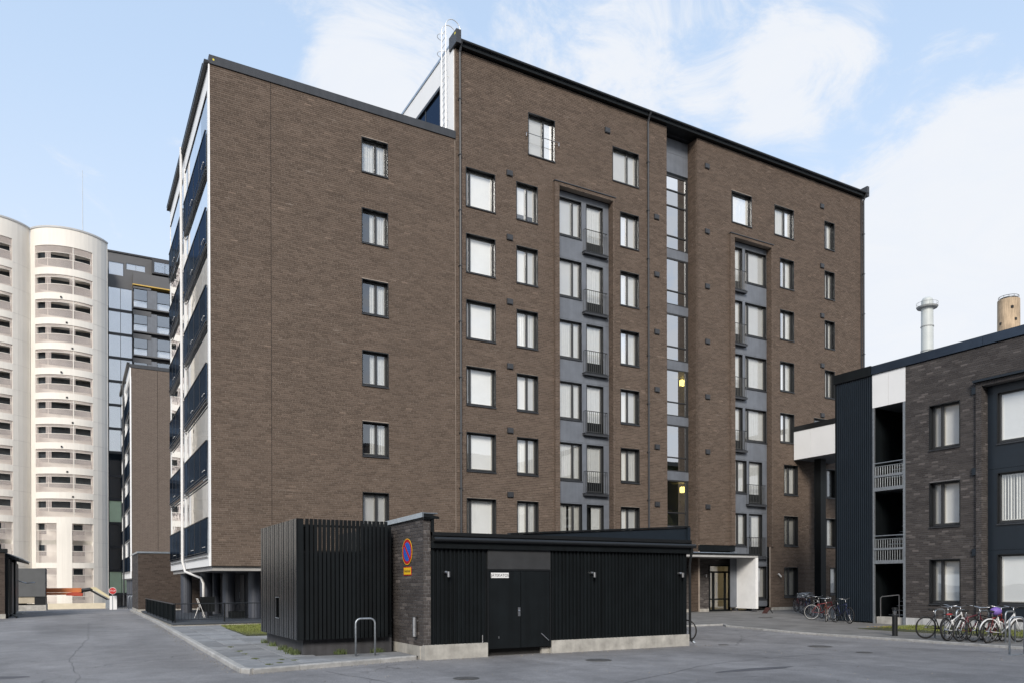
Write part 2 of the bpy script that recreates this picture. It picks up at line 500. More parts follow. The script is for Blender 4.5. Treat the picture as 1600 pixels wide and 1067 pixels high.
# ------------------------------------------------------------------ windows
_wm = {}
def wavy(m, u0, u1, z0, z1, v, folds=.09, amp=.016, mi=0, seed=0):
    n = max(4, int((u1-u0)/folds*4)); r = random.Random(seed)
    ph = r.uniform(0, 6); vs = []
    for i in range(n+1):
        u = u0+(u1-u0)*i/n
        d = amp*math.sin(ph + 2*math.pi*(u-u0)/folds) + amp*.5*math.sin(ph*2+2*math.pi*(u-u0)/(folds*2.7))
        vs += [(u, v+d, z0), (u, v+d, z1)]
    m.add(vs, [(2*i, 2*i+2, 2*i+3, 2*i+1) for i in range(n)], mi)
def window_meshes(w, h, mull, cur, setb=.19, blindmat=None):
    key = (w, h, tuple(mull), cur, setb)
    if key in _wm: return _wm[key]
    t = .03
    fr = MB()   # 0 black liner, 1 frame
    fr.box(0, t, -.012, setb+.07, 0, h); fr.box(w-t, w, -.012, setb+.07, 0, h)
    fr.box(t, w-t, -.012, setb+.07, h-t, h); fr.box(t, w-t, -.008, setb+.07, 0, t)
    fw = .055
    x0, x1, z0, z1 = t, w-t, t+.04, h-t
    fr.box(x0, x0+fw, setb, setb+.066, z0-.04, z1, 1); fr.box(x1-fw, x1, setb, setb+.066, z0-.04, z1, 1)
    fr.box(x0+fw, x1-fw, setb, setb+.066, z1-fw, z1, 1); fr.box(x0+fw, x1-fw, setb, setb+.066, z0-.04, z0+fw, 1)
    for mm in mull: fr.box(mm-.05, mm+.05, setb-.006, setb+.067, z0+fw, z1-fw, 1)
    inn = MB()
    edges = [x0+fw]+[e for mm in mull for e in (mm-.05, mm+.05)]+[x1-fw]
    pan = MB()
    for i in range(0, len(edges), 2):
        a, b = edges[i], edges[i+1]
        pan.quad((a, setb+.035, z0+fw), (b, setb+.035, z0+fw), (b, setb+.035, z1-fw), (a, setb+.035, z1-fw))
        for q in ((a, a+.035, z0+fw, z1-fw), (b-.035, b, z0+fw, z1-fw)):
            inn.box(q[0], q[1], setb+.08, setb+.11, q[2], q[3])
        inn.box(a+.035, b-.035, setb+.08, setb+.11, z1-fw-.03, z1-fw); inn.box(a+.035, b-.035, setb+.08, setb+.11, z0+fw, z0+fw+.03)
    sill = MB()
    sill.add([(-.01, -.05, -.012), (w+.01, -.05, -.012), (w+.01, setb, .055), (-.01, setb, .055),
              (-.01, -.05, -.045), (w+.01, -.05, -.045), (w+.01, setb, .031), (-.01, setb, .031)],
             [(0, 1, 2, 3), (4, 7, 6, 5), (0, 4, 5, 1), (1, 5, 6, 2), (2, 6, 7, 3), (3, 7, 4, 0)])
    c = MB(); cm = CURT
    lo, hi = .1, h-.06
    kind, sd = cur
    v = setb+.118
    if kind == 'blind':
        c.quad((.03, v, lo), (w-.03, v, lo), (w-.03, v, hi), (.03, v, hi)); cm = BLIND
    elif kind == 'slat':
        c.quad((.05, v, lo), (w-.05, v, lo), (w-.05, v, hi), (.05, v, hi))
        cm = BLIND
    elif kind == 'sheer': wavy(c, .03, w-.03, lo, hi, v, .11, .014, seed=sd)
    elif kind == 'sides':
        wavy(c, .03, .03+w*.30, lo, hi, v, .09, .018, seed=sd); wavy(c, w*.62, w-.03, lo, hi, v, .09, .018, seed=sd+1)
    elif kind == 'right': wavy(c, w*.38, w-.03, lo, hi, v, .1, .018, seed=sd)
    elif kind == 'left': wavy(c, .03, w*.6, lo, hi, v, .1, .018, seed=sd); cm = CURT2
    elif kind == 'cream': wavy(c, .03, w*.46, lo, hi, v, .1, .02, seed=sd); wavy(c, w*.55, w-.03, lo, hi, v+.01, .1, .02, seed=sd+3); cm = CURT2
    elif kind == 'half': c.quad((.03, v, lo+.16*h), (w-.03, v, lo+.16*h), (w-.03, v, hi), (.03, v, hi)); cm = BLIND
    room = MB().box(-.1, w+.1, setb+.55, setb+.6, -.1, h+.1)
    r = (fr.mesh('window', [BLACK, FRAME]), pan.mesh('pane', G_WIN), inn.mesh('inner_frame', CREAM), sill.mesh('sill', CHAR), c.mesh('curtain', cm), room.mesh('room_wall', DARKROOM))
    _wm[key] = r
    return r
def window(face, u, ztop, w, h, mull, cur, parent, setb=.19, v0=0., sill=True, label=None):
    fr, pan, inn, si, cu, room = window_meshes(round(w, 3), round(h, 3), mull, cur, setb)
    o = link('window', fr, parent, Vector(face.p(u, v0, ztop-h))-W(parent), face.rz)
    if label: o['label'] = label
    link('pane', pan, o); link('inner_frame', inn, o)
    if sill: link('sill', si, o)
    link('blind' if cur[0] in ('blind', 'slat', 'half') else 'curtain', cu, o)
    link('room_wall', room, o)
    return o
rc = random.Random(11)
def curs(row_low):
    if row_low: return rc.choice([('slat', 0), ('sheer', 1), ('sides', 2), ('right', 3), ('half', 0), ('cream', 2)])
    return rc.choice([('blind', 0), ('sheer', 1), ('blind', 0), ('sheer', 4), ('slat', 0), ('half', 0)])

# ------------------------------------------------------------------ ground
GK = [(-900, .08), (18, .08), (30, .20), (34, .26), (55, .26), (107, -1.1), (1600, -1.1)]
def g(y):
    for (a, za), (b, zb) in zip(GK, GK[1:]):
        if y <= b: return za+(zb-za)*(y-a)/(b-a)
    return GK[-1][1]
def asphalt():
    m = bpy.data.materials.new('asphalt'); m.use_nodes = True
    t = m.node_tree; N = t.nodes; L = t.links; b = N['Principled BSDF']
    geo = N.new('ShaderNodeNewGeometry')
    def noise(scale, det=5, rough=.6, sc=None, dist=0):
        n = N.new('ShaderNodeTexNoise'); n.inputs['Scale'].default_value = scale; n.inputs['Detail'].default_value = det
        n.inputs['Roughness'].default_value = rough; n.inputs['Distortion'].default_value = dist
        if sc:
            mp = N.new('ShaderNodeMapping'); mp.inputs['Scale'].default_value = sc
            L.new(geo.outputs['Position'], mp.inputs[0]); L.new(mp.outputs[0], n.inputs['Vector'])
        else: L.new(geo.outputs['Position'], n.inputs['Vector'])
        return n.outputs['Fac']
    def mr(v, a, b_, c, d):
        x = N.new('ShaderNodeMapRange'); x.inputs['From Min'].default_value = a; x.inputs['From Max'].default_value = b_
        x.inputs['To Min'].default_value = c; x.inputs['To Max'].default_value = d; L.new(v, x.inputs['Value']); return x.outputs[0]
    def mul(a, b_):
        q = N.new('ShaderNodeMath'); q.operation = 'MULTIPLY'; L.new(a, q.inputs[0]); L.new(b_, q.inputs[1]); return q.outputs[0]
    big = mr(noise(.28, 4, .55, (1, .6, 1), .6), .35, .68, .80, 1.18)
    mid = mr(noise(1.6, 7, .7, None, .4), .3, .7, .80, 1.20)
    agg = mr(noise(95, 3, .7), .3, .7, .62, 1.38)
    lane = mr(noise(.55, 3, .5, (1.2, .12, 1)), .4, .7, .9, 1.1)
    f = mul(mul(mul(big, mid), mul(agg, lane)), mr(noise(24, 4, .75), .3, .7, .84, 1.16))
    # cracks: distance to voronoi edges, only where a slow noise allows it
    vo = N.new('ShaderNodeTexVoronoi'); vo.feature = 'DISTANCE_TO_EDGE'; vo.inputs['Scale'].default_value = .16
    dv = N.new('ShaderNodeVectorMath'); dv.operation = 'ADD'
    nn = N.new('ShaderNodeTexNoise'); nn.inputs['Scale'].default_value = 1.1; nn.inputs['Detail'].default_value = 6
    L.new(geo.outputs['Position'], nn.inputs['Vector'])
    sc = N.new('ShaderNodeVectorMath'); sc.operation = 'SCALE'; sc.inputs['Scale'].default_value = .9
    L.new(nn.outputs['Color'], sc.inputs[0]); L.new(geo.outputs['Position'], dv.inputs[0]); L.new(sc.outputs[0], dv.inputs[1])
    L.new(dv.outputs[0], vo.inputs['Vector'])
    cr = mr(vo.outputs['Distance'], .0, .0035, .35, 1)
    gate = mr(noise(.4, 2), .45, .6, 1, 0)
    mxn = N.new('ShaderNodeMix'); mxn.data_type = 'FLOAT'; L.new(gate, mxn.inputs[0]); L.new(cr, mxn.inputs[2]); mxn.inputs[3].default_value = 1
    f = mul(f, mxn.outputs[0])
    vm = N.new('ShaderNodeVectorMath'); vm.operation = 'SCALE'; vm.inputs[0].default_value = ASPH
    L.new(f, vm.inputs['Scale']); L.new(vm.outputs[0], b.inputs['Base Color'])
    rr = mr(noise(.6, 4), .3, .7, .62, .82); L.new(rr, b.inputs['Roughness'])
    bp = N.new('ShaderNodeBump'); bp.inputs['Strength'].default_value = .55; bp.inputs['Distance'].default_value = .008
    L.new(noise(120, 3, .7), bp.inputs['Height']); L.new(bp.outputs[0], b.inputs['Normal'])
    return m
ASPH = (.208, .203, .206)
gm = MB(); xs = [-900, -60, -10, 3, 10, 22, 40, 120, 1600]; ys = [-900, -30, 0, 8, 14, 18, 22, 26, 30, 34, 45, 55, 70, 90, 107, 200, 1600]
vs = [(x, y, g(y)) for y in ys for x in xs]; nx = len(xs)
gm.add(vs, [(j*nx+i, j*nx+i+1, (j+1)*nx+i+1, (j+1)*nx+i) for j in range(len(ys)-1) for i in range(nx-1)])
gm.build('ground', asphalt(), kind='structure')

# right pavement: lighter old asphalt behind a flush stone edging
pv = MB()
def sheet(m, poly, dz):
    m.add([(x, y, g(y)+dz) for x, y in poly], [tuple(range(len(poly)))])
PAVE = mat('pavement_asphalt', (.165, .160, .155), .88, var=.28, vs=1.1, bump=.4, bs=110)
for a, b_, xl, xr in ((-6, 18, 22.2, 22.2), (18, 19.5, 22.2, 22.2), (19.5, 22.6, 22.2, 22.55), (22.6, 23.45, 22.55, 23.2), (23.45, 30, 12.0, 12.0), (30, 31.9, 12, 12)):
    pv.add([(xl, a, g(a)+.05), (45, a, g(a)+.05), (45, b_, g(b_)+.05), (xr, b_, g(b_)+.05)], [(0, 1, 2, 3)])
pv.box(22.2, 29.0, -6, 18, g(0)-.05, g(0)+.046)
pavr = pv.build('pavement', PAVE, kind='structure')
def kerb_run(owner, pts, w=.12, dz0=-.05, dz1=.06, length=1.0, name='kerb_stone'):
    for (x0, y0), (x1, y1) in zip(pts, pts[1:]):
        L_ = math.hypot(x1-x0, y1-y0); n = max(1, int(round(L_/length)))
        dx, dy = (x1-x0)/L_, (y1-y0)/L_; nx_, ny_ = -dy, dx
        for i in range(n):
            a = L_*i/n+.005; b = L_*(i+1)/n-.005; j = random.uniform(-.004, .004)
            c = .022
            prof = [(-w/2, dz0), (-w/2, dz1-c), (-w/2+c, dz1), (w/2-c*.3, dz1), (w/2, dz1-.01), (w/2, dz0)]
            vs = []
            for s in (a, b):
                X, Y = x0+dx*s, y0+dy*s
                for p, q in prof: vs.append((X+nx_*(p+j), Y+ny_*(p+j), g(Y)+q+j*.5))
            k = len(prof); m = MB()
            m.add(vs, [tuple(range(k-1, -1, -1)), tuple(range(k, 2*k))]+[(i_, (i_+1) % k, (i_+1) % k+k, i_+k) for i_ in range(k)])
            m.build(name, KERB, owner)
kr = B(22.155, 22.245, -6, 18, 0, .1).build('kerb', KERB, kind='structure')
kerb_run(kr, [(22.2, -6), (22.2, 18), (22.2, 19.5), (22.55, 22.6), (23.2, 23.45), (12.5, 23.45)], w=.13, dz1=.065)

# left pavement with kerb and slabs
FK = [(3.0, 16.18), (7.16, 17.2)]
def fy(x): return 16.18+(x-3.0)*(17.2-16.18)/4.16
pl = MB()
ysl = [18, 22, 26, 30, 31.4]
pl.add([(3.06, fy(3.06)+.05, g(16)+.075), (7.3, fy(7.3)+.05, g(16)+.075), (7.3, 18, g(18)+.075), (3.06, 18, g(18)+.075)], [(0, 1, 2, 3)])
for a, b_ in zip(ysl, ysl[1:]): pl.add([(3.06, a, g(a)+.075), (7.3 if a < 23 else 12, a, g(a)+.075), (7.3 if a < 23 else 12, b_, g(b_)+.075), (3.06, b_, g(b_)+.075)], [(0, 1, 2, 3)])
sand = mat('joint_sand', (.05, .048, .042), .95, var=.3, vs=5, bump=.3, bs=80)
pavl = pl.build('pavement', sand, kind='structure')
kl = B(3.0, 3.08, 16.4, 18, 0, .1).build('kerb', KERB, kind='structure')
kerb_run(kl, [(3.02, 52), (3.02, 34), (3.02, 30), (3.02, 18), (3.0, 16.45), (3.14, 16.24), (7.05, 17.19)], w=.14, dz1=.105)
colx = [3.10, 3.62, 4.32, 5.02, 5.72, 6.42, 7.12]
yy = 16.30; row = 0
while yy < 31.2:
    h_ = .7
    off = (row % 2)*.0
    for i in range(len(colx)-1):
        x0, x1 = colx[i], colx[i+1]; y0, y1 = yy, min(yy+h_, 31.35)
        if i == 0: y0 += .0
        if y1 < fy((x0+x1)/2)+.15: continue
        y0c = max(y0, fy(x1)+.09)
        if y1-y0c < .12: continue
        if x0 > 4.6 and 18.7 < (y0+y1)/2 < 22.3: continue
        if x0 > 4.6 and (y0+y1)/2 > 25.3: continue
        if (y0+y1)/2 > 18.3 and x0 > 5.5 and (y0+y1)/2 < 22.5: continue
        j = random.uniform(-.003, .003); jr = .018 if not (i == 1 and row % 5 == 2) else .034
        za = g(y0c)+.092+j; zb = g(y1)+.092+j+random.uniform(-.002, .002)
        m = MB(); a, b_, c_, d_ = x0+jr/2, x1-jr/2, y0c+jr/2, y1-jr/2
        e = .008
        m.add([(a, c_, za-.03), (b_, c_, za-.03), (b_, d_, zb-.03), (a, d_, zb-.03), (a, c_, za-e), (b_, c_, za-e), (b_, d_, zb-e), (a, d_, zb-e),
               (a+e, c_+e, za), (b_-e, c_+e, za), (b_-e, d_-e, zb), (a+e, d_-e, zb)],
              [(0, 3, 2, 1), (0, 1, 5, 4), (1, 2, 6, 5), (2, 3, 7, 6), (3, 0, 4, 7), (4, 5, 9, 8), (5, 6, 10, 9), (6, 7, 11, 10), (7, 4, 8, 11), (8, 9, 10, 11)])
        m.build('paving_slab', SLAB, pavl)
    yy += h_; row += 1

def blades(name, n, area, hgt, colr, label=None, dz=.08, wid=.008, seed=3):
    r = random.Random(seed); m = MB()
    for _ in range(n):
        x, y = area(r)
        a = r.uniform(0, 6.28); h_ = hgt*r.uniform(.4, 1.2); l = r.uniform(-.6, .6)*h_; z = g(y)+dz
        dx, dy = math.cos(a)*wid, math.sin(a)*wid
        m.add([(x-dx, y-dy, z), (x+dx, y+dy, z), (x+dx*.6+l*.5*math.sin(a), y+dy*.6-l*.5*math.cos(a), z+h_*.6), (x+l*math.sin(a), y-l*math.cos(a), z+h_)], [(0, 1, 2), (0, 2, 3)])
    gmat = mat(name+'_green', colr, .7, var=.35, vs=3, island=.35)
    me = bpy.data.meshes.new(name); me.from_pydata(m.v, [], m.f); me.materials.append(gmat); me.update()
    o = bpy.data.objects.new(name, me); COL.objects.link(o); o['kind'] = 'stuff'; o['category'] = 'grass'; o['label'] = label
    return o
def quadarea(q):
    def f(r):
        s, t = r.random(), r.random()
        a = [q[0][i]*(1-s)+q[1][i]*s for i in (0, 1)]; b = [q[3][i]*(1-s)+q[2][i]*s for i in (0, 1)]
        return a[0]*(1-t)+b[0]*t, a[1]*(1-t)+b[1]*t
    return f
SOIL = mat('lawn_soil', (.05, .055, .022), .95, var=.3, vs=4)
B(4.74, 7.1, 25.35, 30.9, g(25), g(30)+.088).build('lawn_bed', SOIL, kind='structure')
blades('grass', 15000, quadarea([(4.76, 25.4), (7.0, 25.4), (7.0, 30.85), (4.82, 30.85)]), .07, (.155, .175, .040), 'small square of lawn between the paved path and the slatted black hut', dz=.09)
B(25.6, 29.2, 8, 19.0, g(18)+.04, g(18)+.075).build('lawn_bed', SOIL, kind='structure')
blades('grass', 14000, quadarea([(25.6, 8.5), (29.15, 8.5), (29.15, 18.9), (26.6, 18.9)]), .07, (.065, .090, .024), 'strip of green grass along the foot of the right hand brick building', dz=.075, seed=5)
def cluster(pts, s):
    def f(r):
        c = r.choice(pts); return c[0]+r.gauss(0, s), c[1]+r.gauss(0, s)
    return f
blades('weeds', 900, cluster([(4.75, 22.6), (4.72, 21.5), (4.70, 20.3), (4.69, 19.7), (4.68, 19.2), (4.69, 18.9), (5.62, 18.56), (5.7, 18.55), (6.6, 18.5)], .07), .13, (.09, .12, .04), 'weeds sprouting along the plinth of the slatted black hut', dz=.09, seed=8)
blades('moss', 1500, cluster([(3.62, 18.4), (3.61, 19.6), (3.63, 20.4), (3.62, 21.7), (4.32, 17.6), (4.1, 17.9), (3.9, 17.2), (3.62, 17.0)], .035), .022, (.10, .12, .04), 'moss and weeds in the joints of the grey paving slabs', dz=.088, seed=9, wid=.006)

# ================================================================== MAIN BLOCK (tall)
D = 31.75
A = thing('apartment_block', (29.2, 38, .26), 'tall brown brick apartment block with two grey balcony bays and a glazed stair slot', 'apartment building')
fA = Face('y', 0, D)     # u = world X
XL, XR_, ZB, ZT = 15.05, 43.35, .44, 25.95
holes = []; wins = []
def addwin(u0, u1, ztop, h, mull, cur, **k):
    holes.append((u0, u1, ztop-h, ztop)); wins.append((u0, u1, ztop, h, mull, cur, k))
for k in range(-1, 6):
    zt = 5.77+3*k; low = k <= 0
    addwin(15.56, 17.08, zt, 1.77, (.27,), ('blind', 0) if k > 0 else ('slat', 0))
    addwin(18.20, 19.38, zt, 1.76, (.66,), curs(low) if k > 0 else ('sheer', 3))
    addwin(24.29, 25.50, zt, 1.76, (.58,), curs(False))
addwin(18.86, 20.37, 24.21, 2.0, (.95,), ('blind', 0))
addwin(23.82, 25.50, 23.96, 1.73, (1.06,), ('blind', 0))
addwin(32.05, 33.62, 23.74, 1.75, (.24,), ('sheer', 1))
addwin(35.45, 37.07, 23.76, 1.72, (1.0,), ('sheer', 4))
for k in range(2, 6): addwin(35.89, 37.07, 5.77+3*k, 1.72, (.58,), rc.choice([('sheer', 1), ('sides', 2), ('blind', 0)]))
for k in range(-1, 2): addwin(36.20, 37.37, 5.77+3*k, 1.76, (.58,), ('cream', 5) if k != 1 else ('sheer', 1))
for k in range(3, 7): addwin(39.75, 40.67, 5.77+3*k if k < 6 else 23.79, 1.68, (.5,) if k < 6 else (), ('sheer', 1) if k % 2 else ('sides', 5))
for k in range(0, 3): addwin(38.78, 40.76, 5.77+3*k, 1.76, (1.35,), ('right', 3) if k else ('sheer', 7))
addwin(38.83, 39.80, 2.77, 1.66, (), ('cream', 2)); addwin(40.20, 41.15, 2.77, 1.66, (), ('sheer', 2))
BL = (20.54, 23.78); BR = (32.18, 35.10)
SH = (27.37, 29.52)
holes += [(BL[0]-.25, BL[1]+.11, -1, 21.25), (BR[0]-.31, BR[1]+.11, 3.95, 21.25), (SH[0], SH[1], -1, 27), (29.5, BR[1], -1, 3.95)]
wallA = wall_sheet(fA, XL, XR_, ZB, ZT, holes).build('wall', MORTAR, A)
brickwork(fA, XL, XR_, ZB, ZT, holes, A, wallA, BRICK, seed=2)
for (u0, u1, zt, h, mull, cur, k) in wins: window(fA, u0, zt, u1-u0, h, mull, cur, A)
# plinth
m = MB(); m.box(35.2, XR_, D-.02, D+.12, .18, .44); m.box(XL, BL[0]-.3, D-.02, D+.12, .1, .44); m.box(BL[1]+.11, SH[0], D-.02, D+.12, .1, .44); m.build('plinth', CONC, A)
# brick surrounds of the two bays
def surround(x0, x1, o0, o1, zb, ztop):
    f = Face('y', 0, D-.13); s = wallA
    sh = [(o0, o1, zb-1, ztop-.16)]
    w = wall_sheet(f, x0, x1, zb, ztop, sh, thick=.13+.2).build('surround', MORTAR, A)
    brickwork(f, x0, x1, zb, ztop, sh, A, w, BRICK, seed=5, L=.23)
    # left cheek and right reveal in brick
    fl = Face('x', x0-.006, D); brickwork(fl, 0, .129, zb, ztop, [], A, w, BRICK, L=.14, seed=6, depth=.006)
    fr_ = Face('x', o1-.012, D+.3); brickwork(fr_, 0, .41, zb, ztop-.16, [], A, w, BRICK, L=.2, seed=7)
    m = MB(); m.box(x0-.03, x1+.03, D-.17, D+.02, ztop+.002, ztop+.045); m.build('coping', CHAR, A)
    n = int((x1-x0)/.085)
    for i in range(n): pass
surround(BL[0]-.25, BL[1]+.11, BL[0], BL[1], .30, 21.26)
surround(BR[0]-.31, BR[1]+.11, BR[0], BR[1], 3.95, 21.26)
YI = D+.28
fI = Face('y', 0, YI)
def bay(b0, b1, rows, zb, zt, kindf):
    """grey panels joined round windows and a french door on each floor"""
    hl = []; todo = []
    for k in rows:
        z = 5.77+3*k+.04
        for (typ, u0, u1) in kindf(k):
            if typ == 'win': hl.append((u0, u1, z-1.86, z)); todo.append(('win', u0, u1, z, 1.86, k))
            elif typ == 'door': hl.append((u0, u1, z-2.42, z)); todo.append(('door', u0, u1, z, 2.42, k))
            elif typ == 'big': hl.append((u0, u1, z-1.9, z)); todo.append(('big', u0, u1, z, 1.9, k))
    # one panel row per floor, 8 mm joints
    edges = sorted({zb, zt, *[5.77+3*k+.10 for k in rows if zb < 5.77+3*k+.10 < zt]})
    for a, b in zip(edges, edges[1:]):
        wall_sheet(fI, b0, b1, a+.004, b-.004, hl, v=0, thick=.03).build('bay_panel', GREY, A)
    m = MB(); m.box(b0, b1, YI+.032, YI+.035, zb, zt)
    back = wall_sheet(fI, b0, b1, zb, zt, hl, v=.035, thick=.02).build('bay_backing', BLACK2, A)
    for typ, u0, u1, z, h, k in todo:
        low = k <= 0
        if typ == 'win':
            ml = (u1-u0)*.68 if u0 < b0+.5 and b0 < 25 else (u1-u0)*.19
            if u1-u0 < 1.3: ml = (u1-u0)*.5
            window(fI, u0, z, u1-u0, h, (round(ml, 3),), (('blind', 0) if k > 3 else ('sheer', k % 3)) if not low else ('cream', 3), A, setb=.10)
        elif typ == 'big': window(fI, u0, z, u1-u0, h, (), ('slat', 0), A, setb=.1)
        else: french(u0, u1, z, h, k)
def french(u0, u1, z, h, k):
    window(fI, u0, z, u1-u0, h, (), ('sheer', 6) if k > 0 else ('right', 6), A, setb=.10, sill=False)
    m = MB(); zb = z-h
    m.box(u0+.03, u1-.03, YI+.10, YI+.14, zb+.06, zb+.55)
    m.build('door_panel', BLACK2, A)
    r0, r1 = u0-.18, u1+.12; yr = YI-.17
    key = ('rail', round(r1-r0, 3))
    if key not in _wm:
        m = MB(); w = r1-r0; zt_ = 1.12
        m.tube([(0, 0, zt_), (w, 0, zt_)], .018, 6); m.tube([(0, 0, .06), (w, 0, .06)], .012, 4)
        m.tube([(0, .15, zt_), (0, 0, zt_)], .014, 4); m.tube([(w, .15, zt_), (w, 0, zt_)], .014, 4)
        n = int(w/.115)
        for i in range(n+1): m.tube([(w*i/n, 0, .06), (w*i/n, 0, zt_)], .013, 4)
        m.tube([(0, .15, .06), (0, .15, zt_)], .012, 4); m.tube([(w, .15, .06), (w, .15, zt_)], .012, 4)
        s = MB(); s.box(-.06, w+.05, -.05, .2, -.10, .0); s.box(-.08, w+.08, -.07, .2, 0, .02)
        _wm[key] = (m.mesh('balcony_railing', BLACK), s.mesh('ledge', CHAR))
    o = link('balcony_railing', _wm[key][0], A, Vector((r0, yr, zb-.06))-W(A))
    link('ledge', _wm[key][1], o)
bay(BL[0], BL[1], range(-1, 6), .3, 21.1, lambda k: [('win', BL[0]+.04, 22.10), ('door', 22.38, 23.42)])
def rk(k):
    if k >= 2: return [('door', 32.28, 33.16), ('win', 33.36, 35.06)]
    if k >= 0: return [('win', 32.24, 33.46), ('door', 33.64, 34.70)]
    return [('big', 33.75, 35.05)]
bay(BR[0], BR[1], range(-1, 6), .5, 21.1, rk)
# stair slot
YS = 32.5
fS = Face('y', 0, YS)
ret = wall_sheet(Face('x', SH[1]-.005, YS), 0, YS-D-.012, 0.3, ZT, []).build('wall', MORTAR, A)
brickwork(Face('x', SH[1]-.005, YS), 0, YS-D-.001, .3, ZT, [], A, ret, BRICK, seed=8, L=.25)
ret = wall_sheet(Face('x', SH[0]-.132, YS), 0, YS-D-.14, 0.3, ZT, [], v=0, thick=.12).build('wall', MORTAR, A)
m = MB(); m.box(SH[0], SH[1], YS, YS+.05, 24.1, 25.15); m.build('facade_panel', GREY, A)
m = MB(); m.box(SH[0], SH[1], YS, YS+.05, 25.16, 25.93); m.build('facade_panel', GREY, A)
zs = [(19.94, 23.95, (20.66, 22.3, 23.15))] + [(16.94-3*i, 19.46-3*i, (17.69-3*i,)) for i in range(5)]
for i, (a, b, trs) in enumerate(zs):
    if a < 4: a = 4.4
    m = MB()
    m.box(SH[0], SH[0]+.06, YS, YS+.1, a, b); m.box(SH[1]-.19, SH[1]-.09, YS-.015, YS+.1, a, b); m.box(SH[1]-.06, SH[1], YS, YS+.1, a, b)
    m.box(SH[0]+.06, SH[1]-.19, YS, YS+.1, b-.07, b); m.box(SH[0]+.06, SH[1]-.19, YS, YS+.1, a, a+.06); m.box(SH[1]-.09, SH[1]-.06, YS+.02, YS+.08, a, b)
    for t_ in trs: m.box(SH[0]+.06, SH[1]-.19, YS-.01, YS+.1, t_-.03, t_+.03)
    o = m.build('stair_window', FRAME, A)
    e = [a+.06]+[q for t_ in trs for q in (t_-.03, t_+.03)]+[b-.07]
    for q in range(0, len(e), 2):
        MB().quad((SH[0]+.06, YS+.04, e[q]), (SH[1]-.19, YS+.04, e[q]), (SH[1]-.19, YS+.04, e[q+1]), (SH[0]+.06, YS+.04, e[q+1])).build('pane', G_STAIR, o)
    if i < 6:
        zb = a-.48 if a > 5 else 3.9
        B(SH[0], SH[1], YS-.01, YS+.06, zb+.005, a-.005).build('spandrel_panel', GREY, A)
B(SH[0], SH[1], YS, YS+.06, 23.955, 24.095).build('facade_panel', BLACK2, A)
# stairwell interior
sw = MB(); sw.box(27.0, 30.8, 35.6, 35.7, 3, 25); sw.box(30.7, 30.8, 32.65, 35.6, 3, 25); sw.box(26.9, 27.0, 32.65, 35.6, 3, 25)
OL = mat('olive_stairwell_paint', (.33, .36, .22), .7, var=.05)
sw.build('stairwell_wall', OL, A)
sf = MB()
for i in range(7):
    z = 4.7+3*i
    sf.box(27.0, 30.7, 32.66, 33.9, z-.22, z)
    sf.prism([(33.9, z), (35.2, z+1.5), (35.2, z+1.3), (33.9, z-.2)], 'x', 28.9, 30.2)
    sf.box(27, 30.7, 35.2, 35.6, z+1.3, z+1.5)
sf.build('stair_flight', mat('stair_concrete', (.28, .28, .26), .7), A)
WARM = emit('warm_lamp_glow', (1.0, .66, .22), 6)
for z in (13.15, 7.1):
    m = MB(); m.box(29.95, 30.2, 33.5, 33.7, z-.12, z+.2); m.build('stair_lamp', WARM, A)
for z in (22.2, 19.2, 16.2, 10.2):
    pass
# eaves, gutter, roof
m = MB(); m.box(XL-.02, XR_+.1, D-.22, D+.5, 25.98, 26.12); m.build('soffit', BLACK2, A)
m = MB(); m.tube([(XL+.15, D-.29, 26.2), (XR_+.15, D-.29, 26.2)], .065, 10); m.build('gutter', BLACK, A)
m = MB(); m.box(XL, XR_+.1, D-.21, D+.3, 26.125, 26.29); m.build('fascia', CHAR, A)
m = MB(); m.box(XL+.07, XR_, D+.52, 44.88, 26.0, 26.3); m.build('roof', CHAR, A)
m = MB(); m.box(XR_-.02, XR_+.18, D-.33, D+.9, 26.0, 26.62); m.build('parapet_box', CHAR, A)
m = MB(); m.box(XL-.10, XL+.14, D-.34, D+.45, 26.02, 26.62); m.build('parapet_box', CHAR, A)
B(XL-.105, XL-.101, D-.25, D-.15, 26.42, 26.52).build('yellow_tag', mat('yellow_paint', (.7, .6, .05), .5), A)
m = MB(); m.box(XR_-.12, XR_, D+.14, 45, .2, 25.95); m.build('side_wall', MORTAR, A)
m = MB(); m.box(XL, XR_, 44.9, 45.0, .2, 26.0); m.build('back_wall', MORTAR, A)
# white gable above the wing roof
m = MB(); m.box(XL-.03, XL+.05, D+.13, D+1.60, 21.5, 26.3); m.build('gable_panel', WHITE, A)
m = MB(); m.box(XL-.0, XL+.05, D+1.61, 44.9, 25.15, 26.3); m.build('gable_panel', WHITE, A)
m = MB(); m.box(XL-.04, XL+.10, D+1.61, 44.9, 25.0, 25.14); m.build('gable_trim', CHAR, A)
m = MB(); m.box(XL+.05, XL+.1, D+1.61, 44.9, 21.5, 25.0); m.build('gable_glazing', G_PAR, A)
for y in (35.2, 37.2, 39.2): B(XL+.03, XL+.049, y, y+.05, 21.5, 25.0).build('glazing_bar', CHAR, A)
m = MB(); m.box(XL-.04, XL+.06, D+.46, 45, 26.31, 26.42); m.build('gable_coping', ZINC, A)
m = MB(); m.box(XL+.05, XL+.12, D+.14, 44.9, .2, 21.5); m.build('party_wall', MORTAR, A)
